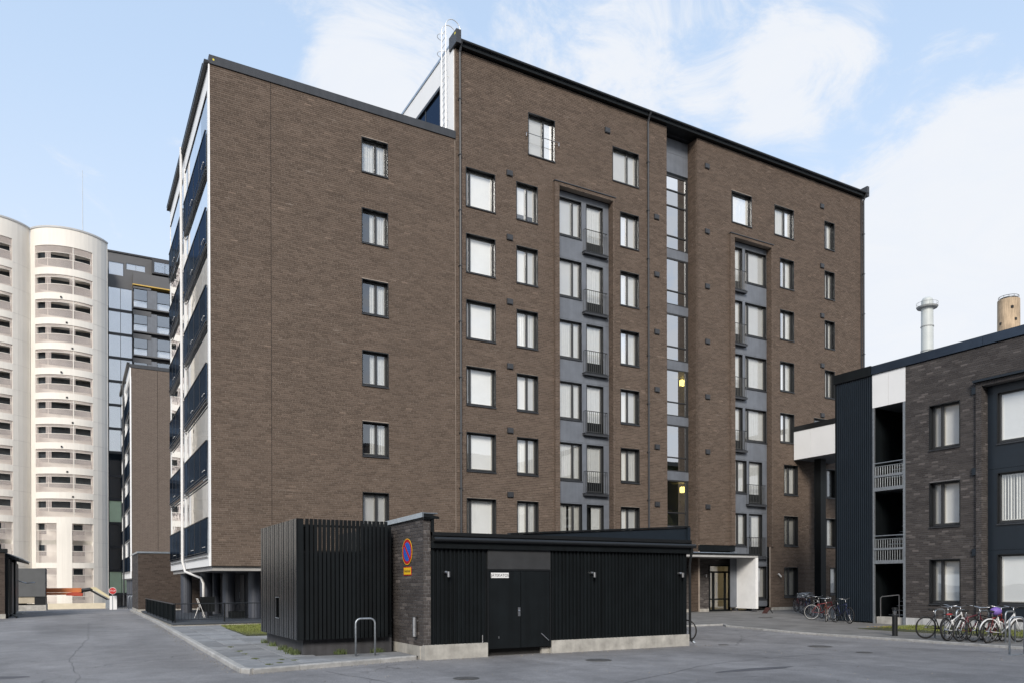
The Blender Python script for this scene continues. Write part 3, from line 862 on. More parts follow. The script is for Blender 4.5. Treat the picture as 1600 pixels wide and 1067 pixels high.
# downpipes
def downpipe(x, y, z0, z1, parent, material, r=.05, kick=True):
    m = MB(); pts = [(x, y+.0, z1), (x, y, z0)]
    if kick: pts = [(x, y-.25, z1+.25), (x, y-.1, z1+.05), (x, y, z1-.15)] + pts[1:]
    m.tube(pts, r, 8); z = z0+1
    while z < z1: m.box(x-.065, x+.065, y-.06, y+.08, z, z+.04); z += 2.5
    return m.build('downpipe', material, parent)
downpipe(15.24, D-.09, .15, 25.9, A, CHAR); downpipe(26.05, D-.09, .15, 25.9, A, CHAR)
m = MB(); m.box(43.12, 43.2, D-.03, D+.0, .3, 25.9); m.build('corner_trim', CHAR, A); downpipe(43.27, D-.12, .15, 25.9, A, CHAR)
# ventilation boxes
vb = MB(); vb.box(0, .31, -.07, 0, 0, .25); vb.box(.02, .29, -.085, -.07, .02, .23); vbm = vb.mesh('vent_box', CHAR)
for x, z0s in ((17.67, [20.9-3*i for i in range(7)]), (26.5, [20.87-3*i for i in range(7)]), (30.05, [24.45, 20.9, 17.9, 14.9, 11.9, 8.9, 5.9]), (39.35, [24.45, 20.85, 17.85, 14.85, 11.85]), (23.33, [24.5])):
    for z in z0s: link('vent_box', vbm, A, Vector((x, D, z))-W(A))
# safety bar across the top window
m = MB(); m.tube([(18.66, D-.12, 23.13), (20.56, D-.12, 23.13)], .016, 6)
for x in (18.7, 20.52): m.tube([(x, D, 22.98), (x, D-.12, 22.98), (x, D-.12, 23.13)], .012, 5)
m.build('safety_bar', STEEL, A)
# roof ladder with cage on the gable
LD = thing('roof_ladder', (14.75, 32.6, 22.35), 'white caged roof ladder rising above the corner of the tall brick block', 'ladder')
xl_ = XL-.18
for y in (32.38, 32.82):
    MB().tube([(xl_, y, 22.35), (xl_, y, 27.3)], .022, 6).build('rail', mat('white_metal', (.66, .66, .66), .4, metal=.3), LD)
z = 22.6
while z < 27.2:
    MB().tube([(xl_, 32.38, z), (xl_, 32.82, z)], .014, 5).build('rung', MATS['white_metal'], LD); z += .3
def arch(z, top=False):
    pts = []
    for i in range(13):
        a = math.pi*i/12
        pts.append((xl_-math.sin(a)*.30, 32.6-math.cos(a)*.24, z))
    return pts
for z in (26.1, 26.9): MB().tube(arch(z), .014, 5).build('hoop', MATS['white_metal'], LD)
for y in (32.38, 32.82):
    MB().tube([(xl_+.37-.37*math.cos(a), y, 27.3+.40*math.sin(a)) for a in np.linspace(0, math.pi, 12)]+[(xl_+.74, y, 26.45)], .018, 6).build('cage_bar', MATS['white_metal'], LD)
MB().tube([(xl_+.74, 32.38, 26.9), (xl_+.74, 32.82, 26.9)], .014, 5).build('cage_bar', MATS['white_metal'], LD)
for z in (23, 25): 
    for y in (32.38, 32.82): MB().tube([(xl_, y, z), (XL-.03, y, z)], .012, 4).build('bracket', MATS['white_metal'], LD)

# entrance: recess, door, canopy, white side wall
fE = Face('y', 0, YS)
hE = [(31.0, 32.62, .2, 2.9)]
we = wall_sheet(fE, SH[0], 32.67, .42, 3.9, hE, thick=.1).build('entrance_wall', MORTAR_D, A)
brickwork(fE, SH[0], 32.67, .42, 3.25, hE, A, we, BRICK_D, seed=12)
B(SH[0], 30.98, YS-.03, YS+.1, .2, .42).build('plinth', CONC, A)
B(SH[1], 32.25, D-.02, YS, 3.62, 3.92).build('lintel_band', BLACK2, A)
m = MB(); m.box(SH[0]-.3, 32.85, 30.62, YS+.0, 3.24, 3.36); m.build('canopy', mat('canopy_soffit', (.42, .42, .42), .6), A)
m = MB(); m.box(SH[0]-.32, 32.87, 30.58, D-.02, 3.363, 3.44); m.build('canopy_top', BLACK, A)
m = MB(); m.tube([(SH[0]-.32, 30.57, 3.46), (31.2, 30.57, 3.46)], .028, 6); m.build('canopy_drip_rail', ZINC, A)
m = MB(); m.box(32.67, 32.87, 30.63, YS, .43, 3.235); m.build('side_wall', WHITE_R, A)
m = MB(); m.box(32.68, 32.86, 30.72, 30.9, .2, .43); m.box(32.68, 32.86, 32.1, 32.4, .2, .43); m.build('wall_foot', CONC_D, A)
dr = MB()
for (a, b, c, d) in ((31.0, 31.09, .28, 2.9), (32.53, 32.62, .28, 2.9), (31.09, 32.53, 2.80, 2.9), (31.09, 32.53, 2.42, 2.52), (31.09, 32.53, .28, .36), (31.3, 31.42, .36, 2.42), (31.42, 32.53, .9, .98), (31.09, 31.3, .9, .98)):
    dr.box(a, b, YS-.02, YS+.08, c, d)
dr.box(32.2, 32.3, YS-.021, YS+.08, .36, 2.42)
door = dr.build('entrance_door', BLACK2, A)
DG = glass('door_glass', .25, (.8, .78, .7))
for (a, b, c, d) in ((31.09, 32.53, 2.52, 2.80), (31.42, 32.2, .98, 2.42), (31.42, 32.2, .36, .9), (31.09, 31.3, .98, 2.42), (31.09, 31.3, .36, .9)):
    MB().quad((a, YS+.03, c), (b, YS+.03, c), (b, YS+.03, d), (a, YS+.03, d)).build('pane', DG, door)
MB().tube([(31.5, YS-.02, 1.1), (31.5, YS-.09, 1.1), (31.5, YS-.09, 1.9), (31.5, YS-.02, 1.9)], .015, 6).build('handle', STEEL, door)
# lit lobby behind the door
lb = MB(); lb.box(30.9, 34.0, 35.3, 35.4, .2, 2.95); lb.box(30.85, 30.95, 32.65, 35.3, .2, 2.95); lb.box(34, 34.1, 32.65, 35.3, .2, 2.95)
lb.build('lobby_wall', mat('lobby_paint', (.62, .56, .42), .7), A)
B(30.9, 34.0, 32.62, 35.3, .2, .28).build('lobby_floor', CONC, A)
B(30.9, 34.0, 32.62, 35.3, 2.95, 3.05).build('lobby_ceiling', WHITE, A)
B(31.9, 32.5, 33.8, 34.2, 2.90, 2.945).build('lobby_lamp', emit('lobby_glow', (1, .92, .78), 8), A)
B(32.2, 33.0, 35.25, 35.295, 1.3, 2.1).build('notice_board', BLACK2, A)
# body floors block the void
B(XL+.15, 26.85, 33.0, 44.8, .2, 25.8).build('interior_core', DARKROOM, A)
B(31.0, XR_-.15, 35.75, 44.8, .2, 25.8).build('interior_core', DARKROOM, A)

# ================================================================== LEFT WING
XW = 4.62
Wg = thing('apartment_block', (9.8, 38.5, .3), 'lower brown brick wing with blue glazed balconies on its left side, on grey columns', 'apartment building')
fW = Face('y', XW, D)
LW = XL-.012-XW; ZW0, ZW1 = 2.58, 21.86
hw = []; joint_u = 6.91-XW
for k in range(0, 6):
    hw.append((10.66-XW, 11.84-XW, 5.77+3*k-1.47, 5.77+3*k))
hj = hw+[(joint_u-.008, joint_u+.008, 0, 30), (LW-.03, LW-.012, 0, 30)]
wallW = wall_sheet(fW, 0, LW, ZW0, ZW1, hw).build('wall', MORTAR, Wg)
brickwork(fW, 0, LW, ZW0, ZW1, hj, Wg, wallW, BRICK, seed=21, single=(0, 1.7, 2.6, 9.9, 300))
B(6.9, 6.92, D+.005, D+.0115, ZW0, ZW1).build('movement_joint', BLACK2, Wg)
kinds = [('slat', 0), ('right', 3), ('right', 9), ('right', 4), ('right', 5), ('sheer', 2)]
for k in range(0, 6): window(fW, 10.66-XW, 5.77+3*k, 1.18, 1.47, (.68,), kinds[k], Wg)
B(XW-.03, LW+XW, D-.05, D+.45, ZW1+.002, 22.20).build('coping', CHAR, Wg)
B(XW+.10, XW+.16, D-.054, D-.0505, 22.0, 22.07).build('yellow_tag', MATS['yellow_paint'], Wg)
B(XW+.02, 15.03, D+.45, 45.4, 21.9, 22.1).build('roof', CHAR, Wg)
B(XW+.05, 15.03, D+.14, 45.4, 2.40, 2.575).build('underside', mat('soffit_board', (.35, .34, .33), .8), Wg)
B(XW-.05, XW-.002, D-.004, D+.1, ZW0, ZW1).build('corner_trim', WHITE, Wg)
B(XW+1.6, 15.0, 45.3, 45.4, 2.4, 21.9).build('back_wall', MORTAR, Wg)
B(6.4, 15.0, D+.5, 45.2, 3.2, 21.7).build('interior_core', DARKROOM, Wg)
# balcony front on the left side (plane X = XW), two bays
fB = Face('x', XW, 45.45)      # u = 45.45 - Y
B(XW-.06, XW+.02, D+.1, 45.45, 2.58, 3.06).build('fascia', WHITE, Wg)
m = MB(); m.box(XW-.20, XW-.07, D+.02, 45.5, 21.90, 22.01); m.build('gutter', BLACK, Wg)
B(XW-.21, XW+.1, D+.46, 45.5, 22.06, 22.10).build('eave', CHAR, Wg)
B(XW-.06, XW-.031, D+.1, 45.5, 21.86, 22.055).build('eave_board', CHAR, Wg)
B(XW-.03, XW+.05, D+.1, 45.45, 21.15, 22.05).build('fascia', WHITE, Wg)
B(XW-.08, XW+.08, 38.95, 39.35, 3.06, 21.15).build('balcony_post', WHITE, Wg)
B(XW-.05, XW+.08, D+.1, D+.36, 3.06, 21.15).build('balcony_post', WHITE, Wg)
B(XW-.05, XW+.08, 45.25, 45.45, 3.06, 21.15).build('balcony_post', WHITE, Wg)
def balcony_front(parent, X, y0, y1, k, small=False):
    zb = 3.08+3*k; n = 4 if y1-y0 > 3 else 2
    par = MB(); par.box(X-.12, X-.09, y0, y1, zb, zb+1.36)
    o = par.build('parapet', G_PAR if not small else G_PAR, parent)
    MB().box(X-.14, X-.07, y0, y1, zb+1.362, zb+1.40).build('parapet_rail', BLACK, o)
    m = MB(); m.box(X-.13, X-.09, y0-.02, y1+.02, zb-.16, zb-.13); m.box(X-.13, X-.08, y0-.02, y1+.02, zb-.03, zb-.001)
    if not small: m.tube([(X-.17, y0, zb+.06), (X-.17, y1, zb+.06)], .012, 5)
    m.build('parapet_rail', CHAR, o)
    if small:
        MB().box(X+.02, X+.05, y0, y1, zb+1.42, zb+2.85).build('glazing', G_BALC, parent)
        MB().box(X-.0, X+.25, y0, y1, zb+2.83, zb+2.93).build('slab', WHITE, parent)
        return
    for i in range(n):
        a = y0+(y1-y0)*i/n; b = y0+(y1-y0)*(i+1)/n
        MB().quad((X-.03, a+.006, zb+1.43), (X-.03, b-.006, zb+1.43), (X-.03, b-.006, zb+2.88), (X-.03, a+.006, zb+2.88)).build('pane', G_BALC, o)
        if i in (0, 2): MB().tube([(X-.135, a+.25, zb+.25), (X-.16, a+.25, zb+.25), (X-.16, a+.85, zb+.25), (X-.135, a+.85, zb+.25)], .014, 5).build('handle', PIPE_W, o)
        if i: MB().box(X-.13, X-.121, a-.012, a+.012, zb, zb+1.36).build('glazing_bar', CHAR, o)
    MB().box(X-.06, X+.0, y0, y1, zb+2.885, zb+2.905).build('head_rail', CHAR, o)
    MB().box(X+.03, X+1.6, y0, y1, zb-.18, zb-.02).build('slab', WHITE_R, parent)
    MB().box(X+1.55, X+1.7, y0, y1, zb-.02, zb+2.82).build('balcony_wall', WHITE_R, parent)
    MB().box(X+1.5, X+1.54, y0+.5, y0+2.6, zb+.1, zb+2.3).build('balcony_window', G_DARK, parent)
for k in range(6):
    balcony_front(Wg, XW, D+.37, 38.94, k); balcony_front(Wg, XW, 39.36, 45.24, k)
B(XW+.0, XW+1.7, D+.1, 45.4, 21.05, 21.14).build('slab', WHITE_R, Wg)
# white downpipe on that side
m = MB(); m.tube([(XW-.2, 39.15, 22.2), (XW-.2, 39.15, 2.95), (XW-.1, 38.9, 2.45), (XW+.35, 37.1, 2.15), (XW+.42, 36.9, 1.9), (XW+.42, 36.9, .45)], .06, 8)
m.build('downpipe', PIPE_W, Wg, smooth=True)
for (x, y) in ((5.95, 35.9), (5.25, 37.6), (5.0, 42.6), (6.0, 40.2), (6.6, 33.6), (9.5, 33.6)):
    MB().cyl((x, y), .27, .42, 2.40, 20).build('column', COLUMN, Wg, smooth=False)
m = MB(); m.box(6.9, 14.9, 35.6, 45.3, .3, 2.39); m.build('ground_floor_wall', mat('dark_plaster', (.03, .03, .034), .7, var=.2), Wg)
B(6.86, 6.895, 37.3, 38.3, .45, 2.3).build('service_door', CHAR, Wg)
MB().tube([(6.84, 38.1, 1.2), (6.8, 38.1, 1.2), (6.8, 38.1, 1.5), (6.84, 38.1, 1.5)], .014, 5).build('handle', STEEL, Wg)

# terrace
m = MB(); m.box(3.22, 12.0, 31.42, 46.6, .12, .36); ter = m.build('terrace', CONC, kind='structure')
m = MB(); m.box(3.19, 12.0, 31.38, 46.6, .363, .44); m.build('terrace_deck', mat('dark_deck', (.05, .058, .07), .6, var=.15), ter)
RL = thing('terrace_railing', (3.3, 31.5, .44), 'black terrace railing, solid panel along the street and thin bars across the front', 'railing')
B(3.23, 3.27, 31.45, 44.3, .50, 1.12).build('side_panel', MATTE, RL)
MB().box(3.21, 3.29, 31.43, 44.4, 1.122, 1.15).build('handrail', CHAR, RL)
MB().tube([(3.3, 31.5, 1.14), (11.9, 31.5, 1.14)], .02, 6).build('handrail', BLACK, RL)
MB().tube([(3.3, 31.5, .54), (11.9, 31.5, .54)], .012, 5).build('bottom_rail', BLACK, RL)
x = 3.4; m = MB()
while x < 11.9: m.tube([(x, 31.5, .54), (x, 31.5, 1.14)], .006, 4); x += .12
m.build('bars', BLACK, RL, kind='stuff')
for x in (3.3, 5.05, 7.0, 8.8, 10.6): MB().box(x-.022, x+.022, 31.48, 31.52, .441, 1.16).build('post', BLACK, RL)
for i in range(8): MB().box(3.205, 3.23, 31.6+1.6*i, 31.64+1.6*i, .42, 1.1).build('post', MATTE, RL)
# folded rack on terrace
T = thing('folding_rack', (5.0, 35.2, .44), 'white slanted folding rack holding a black panel behind the terrace railing', 'rack')
MB().tube([(4.55, 35.0, 1.25), (4.85, 35.0, .45)], .016, 6).build('leg', PIPE_W, T)
MB().tube([(4.55, 35.4, 1.25), (4.85, 35.4, .45)], .016, 6).build('leg', PIPE_W, T)
MB().tube([(4.45, 35.2, .45), (4.6, 35.2, .9)], .016, 6).build('leg', PIPE_W, T)
MB().tube([(4.55, 35.0, 1.25), (4.55, 35.4, 1.25)], .02, 6).build('crossbar', PIPE_W, T)
B(4.66, 5.25, 35.15, 35.22, .7, 1.34).build('panel', BLACK2, T)
MB().tube([(5.0, 35.3, .445), (5.0, 35.3, .7)], .03, 6).build('foot', BLACK2, T)
T = B(5.75, 6.35, 34.35, 34.85, .443, .72).build('planter', BLACK2, label='low black planter box at the foot of a grey column on the terrace', category='planter')

# ================================================================== RIGHT BUILDING
XB = 29.25
Rb = thing('apartment_block', (34, 10, .12), 'low dark brick apartment building at the right with ribbed stair tower and open galvanised stair', 'apartment building')
fR = Face('x', XB, 19.49)     # u = 19.49 - Y
UW = 26.0; RZ0, RZ1 = .45, 10.56
hr = []; rw = []
for k, (z) in enumerate((2.77, 5.77, 8.78)):
    hr.append((19.49-18.50, 19.49-17.28, z-1.74, z)); rw.append((z, k))
UB = 19.49-16.50
hr.append((UB, UB+4.6, -1, 9.16))
for z in (2.77, 5.77, 8.78):
    for yv in (9.2, 6.4): hr.append((19.49-yv, 19.49-yv+1.22, z-1.74, z))
wallR = wall_sheet(fR, 0, UW, RZ0, RZ1, hr).build('wall', MORTAR_D, Rb)
brickwork(fR, 0, 17, RZ0, RZ1, hr, Rb, wallR, BRICK_D, seed=31, H=.078, single=(1.4, 4.9, .5, 9.9, 300))
B(XB-.015, XB+.1, -6.5, 19.49, .05, .45).build('plinth', mat('light_plinth', (.5, .5, .5), .8, var=.2, streak=.2), Rb)
for z, k in rw:
    window(fR, 19.49-18.50, z, 1.22, 1.74, (.40,), (('sheer', 1), ('slat', 0), ('blind', 0))[k] if k != 0 else ('slat', 0), Rb, setb=.20)
    for yv in (9.2, 6.4): window(fR, 19.49-yv, z, 1.22, 1.74, (.40,), ('sheer', 2), Rb, setb=.20)
# recessed bay on this building
BU0, BU1 = UB+.06, UB+4.54
fR2 = Face('x', XB+.30, 19.49)
hb = []
for z in (2.9, 5.88, 8.82): hb.append((BU0+.35, BU1-.35, z-1.88, z))
for a, b in ((.45, 3.05), (3.06, 6.03), (6.04, 9.16)):
    wall_sheet(fR2, UB, UB+4.6, a, b, hb, v=0, thick=.03).build('bay_panel', NAVY, Rb)
wall_sheet(fR2, UB, UB+4.6, .45, 9.16, hb, v=.035, thick=.02).build('bay_backing', BLACK2, Rb)
for i, z in enumerate((2.9, 5.88, 8.82)): window(fR2, BU0+.35, z, BU1-BU0-.7, 1.88, (2.2,), (('slat', 0), ('left', 3), ('blind', 0))[i], Rb, setb=.08)
fs = Face('x', XB-.10, 19.49)
for yv in (19.49-UB-.06,):
    ff = Face('y', XB-.10, yv-.012)
    brickwork(ff, 0, .40, .45, 9.1, [], Rb, wallR, BRICK_D, seed=35, L=.2)
for (a, b) in ((UB-.14, UB+.06), (UB+4.54, UB+4.74)):
    w = wall_sheet(fs, a, b, .45, 9.24, [], thick=.13+.2).build('surround', MORTAR_D, Rb)
    brickwork(fs, a, b, .45, 9.24, [], Rb, w, BRICK_D, seed=33, L=.13)
w = wall_sheet(fs, UB+.06, UB+4.54, 9.10, 9.24, [], thick=.33).build('surround', MORTAR_D, Rb)
brickwork(fs, UB+.06, UB+4.54, 9.10, 9.24, [], Rb, w, BRICK_D, seed=34, L=.085, H=.14)
m = MB()
a = fs.p(UB-.2, -.12, 9.25); b = fs.p(UB+4.8, .1, 9.36)
m.box(a[0], b[0], a[1], b[1], 9.25, 9.33); m.build('bay_hood', NAVY, Rb)
rv = MB()
for z in (8.86, 5.86, 2.86):
    q = MB(); q.box(XB-.08, XB, 16.48, 16.8, z, z+.26); q.build('vent_box', NAVY, Rb)
# coping along whole block, tower
BCOP = mat('blue_coping_metal', (.035, .05, .075), .25, metal=.5, var=.2, vs=1.2)
for y0, y1 in ((-6.5, 5.0), (5.01, 12.0), (12.01, 16.4), (16.41, 21.0)):
    B(XB-.06, XB+.35, y0, y1, 10.585, 10.93).build('coping', BCOP, Rb)
B(XB-.08, XB+.35, 21.02, 22.85, 10.56, 10.96).build('coping', BLACK2, Rb)
B(XB+.36, 44, -6.5, 20.9, 10.5, 10.8).build('roof', CHAR, Rb)
B(XB+.0, XB+.05, 20.26, 21.0, 9.18, 10.57).build('white_panel', WHITE, Rb)
B(XB+.0, XB+.05, 19.5, 20.25, 9.18, 10.57).build('white_panel', WHITE, Rb)
B(XB+.05, 33, 19.5, 21.0, 9.2, 9.3).build('stair_ceiling', GREY, Rb)
# ribbed tower skin
B(XB+.03, XB+.08, 21.05, 22.8, .22, 10.555).build('tower_wall', MATTE, Rb)
B(XB+.03, 33.0, 22.8, 22.85, .2, 10.9).build('tower_end', BLACK2, Rb)
rib = MB().prism([(0, 0), (.0, .05), (-.03, .038), (-.03, .012)], 'z', 0, 10.33)
rm = MB(); rm.prism([(0, 0), (0, .06), (-.05, .05), (-.05, .01)], 'z', 0, 10.33); rmm = rm.mesh('rib', mat('rib_blue', (.014, .021, .030), .35, var=.08))
n = 17
for i in range(n): link('rib', rmm, Rb, Vector((XB+.03, 21.08+i*(1.7/n), .22))-W(Rb))
B(XB-.01, XB+.07, 20.99, 21.05, .2, 10.57).build('corner_trim', NAVY, Rb)
# open stair: galvanised posts, railings, flights
B(XB-.02, XB+.08, 19.5, 19.6, .12, 9.17).build('stair_post', GALV, Rb)
B(XB-.02, XB+.06, 20.9, 20.97, .12, 9.17).build('stair_post', GALV, Rb)
for z in (6.28, 3.25):
    m = MB()
    m.tube([(XB+.02, 19.6, z+.56), (XB+.02, 20.9, z+.56)], .022, 6); m.tube([(XB+.02, 19.6, z+.42), (XB+.02, 20.9, z+.42)], .015, 5)
    for i in range(12):
        y = 19.66+i*.108; m.tube([(XB+.02, y, z+.42), (XB+.02, y, z-.46)], .008, 4)
    m.build('stair_railing', GALV, Rb)
    B(XB-.01, XB+.05, 19.6, 20.9, z-.03, z+.05).build('stair_beam', GALV, Rb)
    B(XB-.01, XB+.05, 19.6, 20.9, z-.60, z-.46).build('stair_beam', GALV, Rb)
    B(XB+.06, 31.2, 19.6, 20.9, z-.55, z-.50).build('landing', GALV, Rb)
st = MB()
for f in range(3):
    z = .3+3*f
    for i in range(16): st.box(30.0+i*.25, 30.27+i*.25, 20.1, 20.95, z+i*.185, z+i*.185+.03)
    st.tube([(30.0, 20.15, z+.9), (34.0, 20.15, z+3.9)], .02, 5); st.tube([(30.0, 20.15, z+.5), (34.0, 20.15, z+3.5)], .012, 5)
st.build('stair_flight', GALV, Rb)
B(33.9, 34.0, 19.5, 22.8, .2, 10.5).build('stair_back_wall', BLACK2, Rb)
B(XB+.1, 34, 19.37, 19.49, .1, 10.5).build('stair_side_wall', BLACK2, Rb)
B(XB+.1, 34, 21.06, 21.16, .1, 10.5).build('stair_side_wall', BLACK2, Rb)
B(XB+.1, XB+.5, 19.62, 20.88, .1, .44).build('stair_step', CONC, Rb)
MB().tube([(XB+.25, 20.8, .44), (XB+.25, 20.8, 1.22), (XB+.25, 20.72, 1.28), (XB+.25, 19.95, 1.36)], .024, 6).build('handrail', STEEL, Rb)
MB().tube([(XB+.25, 19.95, .44), (XB+.25, 19.95, 1.36)], .024, 6).build('handrail', STEEL, Rb)
B(XB+.5, 43, -6.5, 19.3, .2, 10.45).build('interior_core', DARKROOM, Rb)
B(XB+.5, 44, -6.6, -6.5, .2, 10.8).build('end_wall', MORTAR_D, Rb)

# covered walkway between the buildings
Bd = thing('covered_walkway', (37.5, 26.5, .26), 'white panelled walkway bridge with black top edge joining the tall block to the ribbed tower', 'walkway')
XG = 37.0
B(XG-.02, XG+3.4, 24.5, D-.03, 10.73, 11.03).build('coping', BLACK, Bd)
ybs = [D-.03, 30.55, 29.0, 27.45, 25.9, 24.5]
for a, b in zip(ybs, ybs[1:]): B(XG, XG+.06, b+.006, a-.006, 9.08, 10.73).build('white_panel', WHITE, Bd)
B(XG+.06, XG+3.2, 24.5, D-.03, 9.1, 9.2).build('underside', mat('walkway_soffit', (.25, .26, .27), .7), Bd)
B(37.95, 38.40, 30.6, 31.05, .2, 9.1).build('column', BLACK2, Bd)
B(38.41, 38.47, 30.7, 31.0, .2, 9.1).build('column_flange', CHAR, Bd)
B(37.95, 38.4, 24.6, 25.0, .2, 9.1).build('column', BLACK2, Bd)
# ================================================================== BIN SHED
YF = 16.95
Sh = thing('waste_shelter', (11.3, 18.9, .08), 'black ribbed bin shed with double doors, concrete plinth and a dark brick end wall', 'shed')
XS0, XS1 = 7.36, 15.38
# concrete plinth in cast lengths
for a, b in ((7.18, 8.86), (10.72, 13.2), (13.205, XS1)): B(a, b, YF-.04, YF+.2, -.05, .41 if a > 8 else .43).build('plinth', CONC, Sh)
B(7.16, 7.37, YF+.2, 19.4, -.05, .40).build('plinth', CONC, Sh)
B(10.50, 10.71, YF+.1, YF+.6, -.05, .24).build('plinth', CONC, Sh)
B(XS0, XS1-.02, YF+.05, YF+.1, .36, 2.72).build('wall', BLACK2, Sh)
hh = 2.72-.385
bt = MB().prism([(0, 0), (.062, 0), (.052, -.042), (.010, -.042)], 'z', 0, hh).mesh('batten', BLACK2)
def battens(x0, x1):
    n = int(round((x1-x0)/.113))
    for i in range(n): link('batten', bt, Sh, Vector((x0+i*(x1-x0)/n, YF+.05, .385))-W(Sh))
battens(7.40, 8.83); battens(10.74, 15.30)
# doors
B(8.88, 10.70, YF-.005, YF+.045, 2.24, 2.72).build('door_head_panel', mat('charcoal_board', (.028, .029, .031), .6, var=.2, vs=3), Sh)
B(8.86, 10.72, YF-.02, YF+.0495, 2.20, 2.235).build('door_frame', BLACK, Sh)
for a, b in ((8.86, 8.90), (10.67, 10.71)): B(a, b, YF-.02, YF+.0495, .25, 2.2).build('door_frame', BLACK, Sh)
d1 = B(8.91, 9.80, YF-.015, YF+.045, .27, 2.19).build('door', BLACK2, Sh)
d2 = B(9.815, 10.66, YF-.015, YF+.045, .27, 2.19).build('door', BLACK2, Sh)
B(9.72, 9.785, YF-.035, YF-.016, 1.06, 1.28).build('lock_plate', STEEL, d1)
MB().tube([(9.75, YF-.036, 1.2), (9.75, YF-.07, 1.2), (9.70, YF-.07, 1.2)], .012, 6).build('handle', STEEL, d1)
MB().tube([(10.40, YF-.03, .61), (10.62, YF-.05, .42)], .011, 6).build('door_stay', STEEL, d2)
B(9.16, 9.185, YF-.03, YF-.016, .52, .57).build('door_hook', STEEL, d1)
MB().tube([(8.72, YF-.02, .43), (8.72, YF-.02, .62)], .012, 6).build('hook', STEEL, Sh)
B(8.86, 10.5, YF+.2, YF+.25, -.05, .3).build('void', DARKROOM, Sh)
# fascia, gutter, roof
B(XS0+.005, 15.5, YF-.08, YF+.04, 2.725, 2.86).build('fascia', BLACK2, Sh)
MB().tube([(XS0+.02, YF-.14, 2.93), (15.52, YF-.14, 2.93)], .055, 10).build('gutter', BLACK, Sh)
B(XS0+.01, 15.45, YF-.07, YF+.1, 2.862, 3.10).build('upper_fascia', BLACK, Sh)
MB().prism([(YF-.1, 3.105), (21.5, 3.40), (21.5, 3.32), (YF-.1, 3.02)], 'x', XS0+.01, 15.42).build('roof', BLACK, Sh)
# rising dark blue side parapet at the back right
MB().prism([(9.6, 3.12), (15.5, 3.48), (15.5, 3.03), (9.6, 3.0)], 'y', YF+.18, YF+.26).build('roof_parapet', NAVY, Sh)
MB().prism([(9.6, 3.125), (15.56, 3.49), (15.56, 3.53), (9.6, 3.16)], 'y', YF+.12, YF+.30).build('parapet_cap', BLACK, Sh)
B(15.46, 15.56, YF+.1, 21.5, 3.0, 3.48).build('side_parapet', NAVY, Sh)
B(15.30, 15.40, YF+.1, 21.4, -.02, 3.05).build('side_wall', BLACK2, Sh)
B(7.4, 15.4, 21.4, 21.5, -.02, 3.1).build('back_wall', BLACK2, Sh)
MB().tube([(15.42, YF-.12, 2.9), (15.42, YF-.08, 2.7), (15.42, YF-.02, 2.4), (15.42, YF-.02, .32), (15.48, YF-.06, .20)], .036, 8).build('downpipe', BLACK, Sh)
MB().tube([(15.48, YF-.06, .20), (15.53, YF-.1, .15)], .038, 8).build('downpipe_shoe', GALV, Sh)
# brick fin
fF = Face('x', 7.18, 19.35)
fin = wall_sheet(fF, 0, 2.37, .40, 3.40, [], thick=.17).build('brick_wall', MORTAR_D, Sh)
brickwork(fF, 0, 2.37, .40, 3.40, [], Sh, fin, BRICK_D, seed=41, H=.083, L=.29, single=(0, 2.4, .4, 3.4, 300))
fF2 = Face('y', 7.18, YF+.02)
brickwork(fF2, .012, .185, .40, 3.40, [], Sh, fin, BRICK_D, seed=42, H=.083, L=.12, depth=.02)
m = MB(); m.prism([(19.42, 3.405), (16.9, 3.445), (16.9, 3.535), (19.42, 3.49)], 'x', 7.12, 7.16); m.build('coping', ZINC, Sh)
m = MB(); m.prism([(19.42, 3.49), (16.9, 3.535), (16.9, 3.56), (19.42, 3.515)], 'x', 7.12, 7.52); m.build('coping', ZINC, Sh)
m = MB(); m.prism([(7.17, 3.42), (7.17, 3.54), (7.56, 3.47), (7.56, 3.42)], 'y', 16.90, 16.94); m.build('coping_end', BLACK2, Sh)
B(7.37, 7.44, YF-.02, YF+.3, 2.9, 3.42).build('upstand', BLACK2, Sh)
B(7.16, 7.34, 16.9, 19.4, 3.402, 3.44).build('coping_bed', BLACK2, Sh)

# signs
def txt(s, size, parent, loc, rot, material, ext=.001):
    c = bpy.data.curves.new('lettering', 'FONT'); c.body = s; c.size = size; c.extrude = ext; c.align_x = 'CENTER'; c.align_y = 'CENTER'
    o = bpy.data.objects.new('lettering', c); COL.objects.link(o); c.materials.append(material)
    dg = bpy.context.evaluated_depsgraph_get(); dg.update()
    me = bpy.data.meshes.new_from_object(o.evaluated_get(dg)); me.name = 'lettering'
    bpy.data.objects.remove(o)
    o = bpy.data.objects.new('lettering', me); COL.objects.link(o)
    o.parent = parent; o.location = Vector(loc)-W(parent); o.rotation_euler = rot
    return o
SW_ = mat('sign_white', (.72, .72, .72), .5, var=.03)
SB_ = mat('sign_black', (.015, .015, .015), .6, var=.02)
S1 = thing('door_sign', (9.21, YF-.02, 2.08), 'small white sign reading JÄTEKATOS on the left leaf of the shed door', 'sign')
B(8.96, 9.46, YF-.022, YF-.016, 2.02, 2.15).build('plate', SW_, S1)
txt('JÄTEKATOS', .095, S1, (9.21, YF-.024, 2.083), (R(90), 0, 0), SB_)
S2 = thing('no_parking_sign', (7.17, 17.95, 2.36), 'round blue and red no parking sign on the dark brick wall', 'sign')
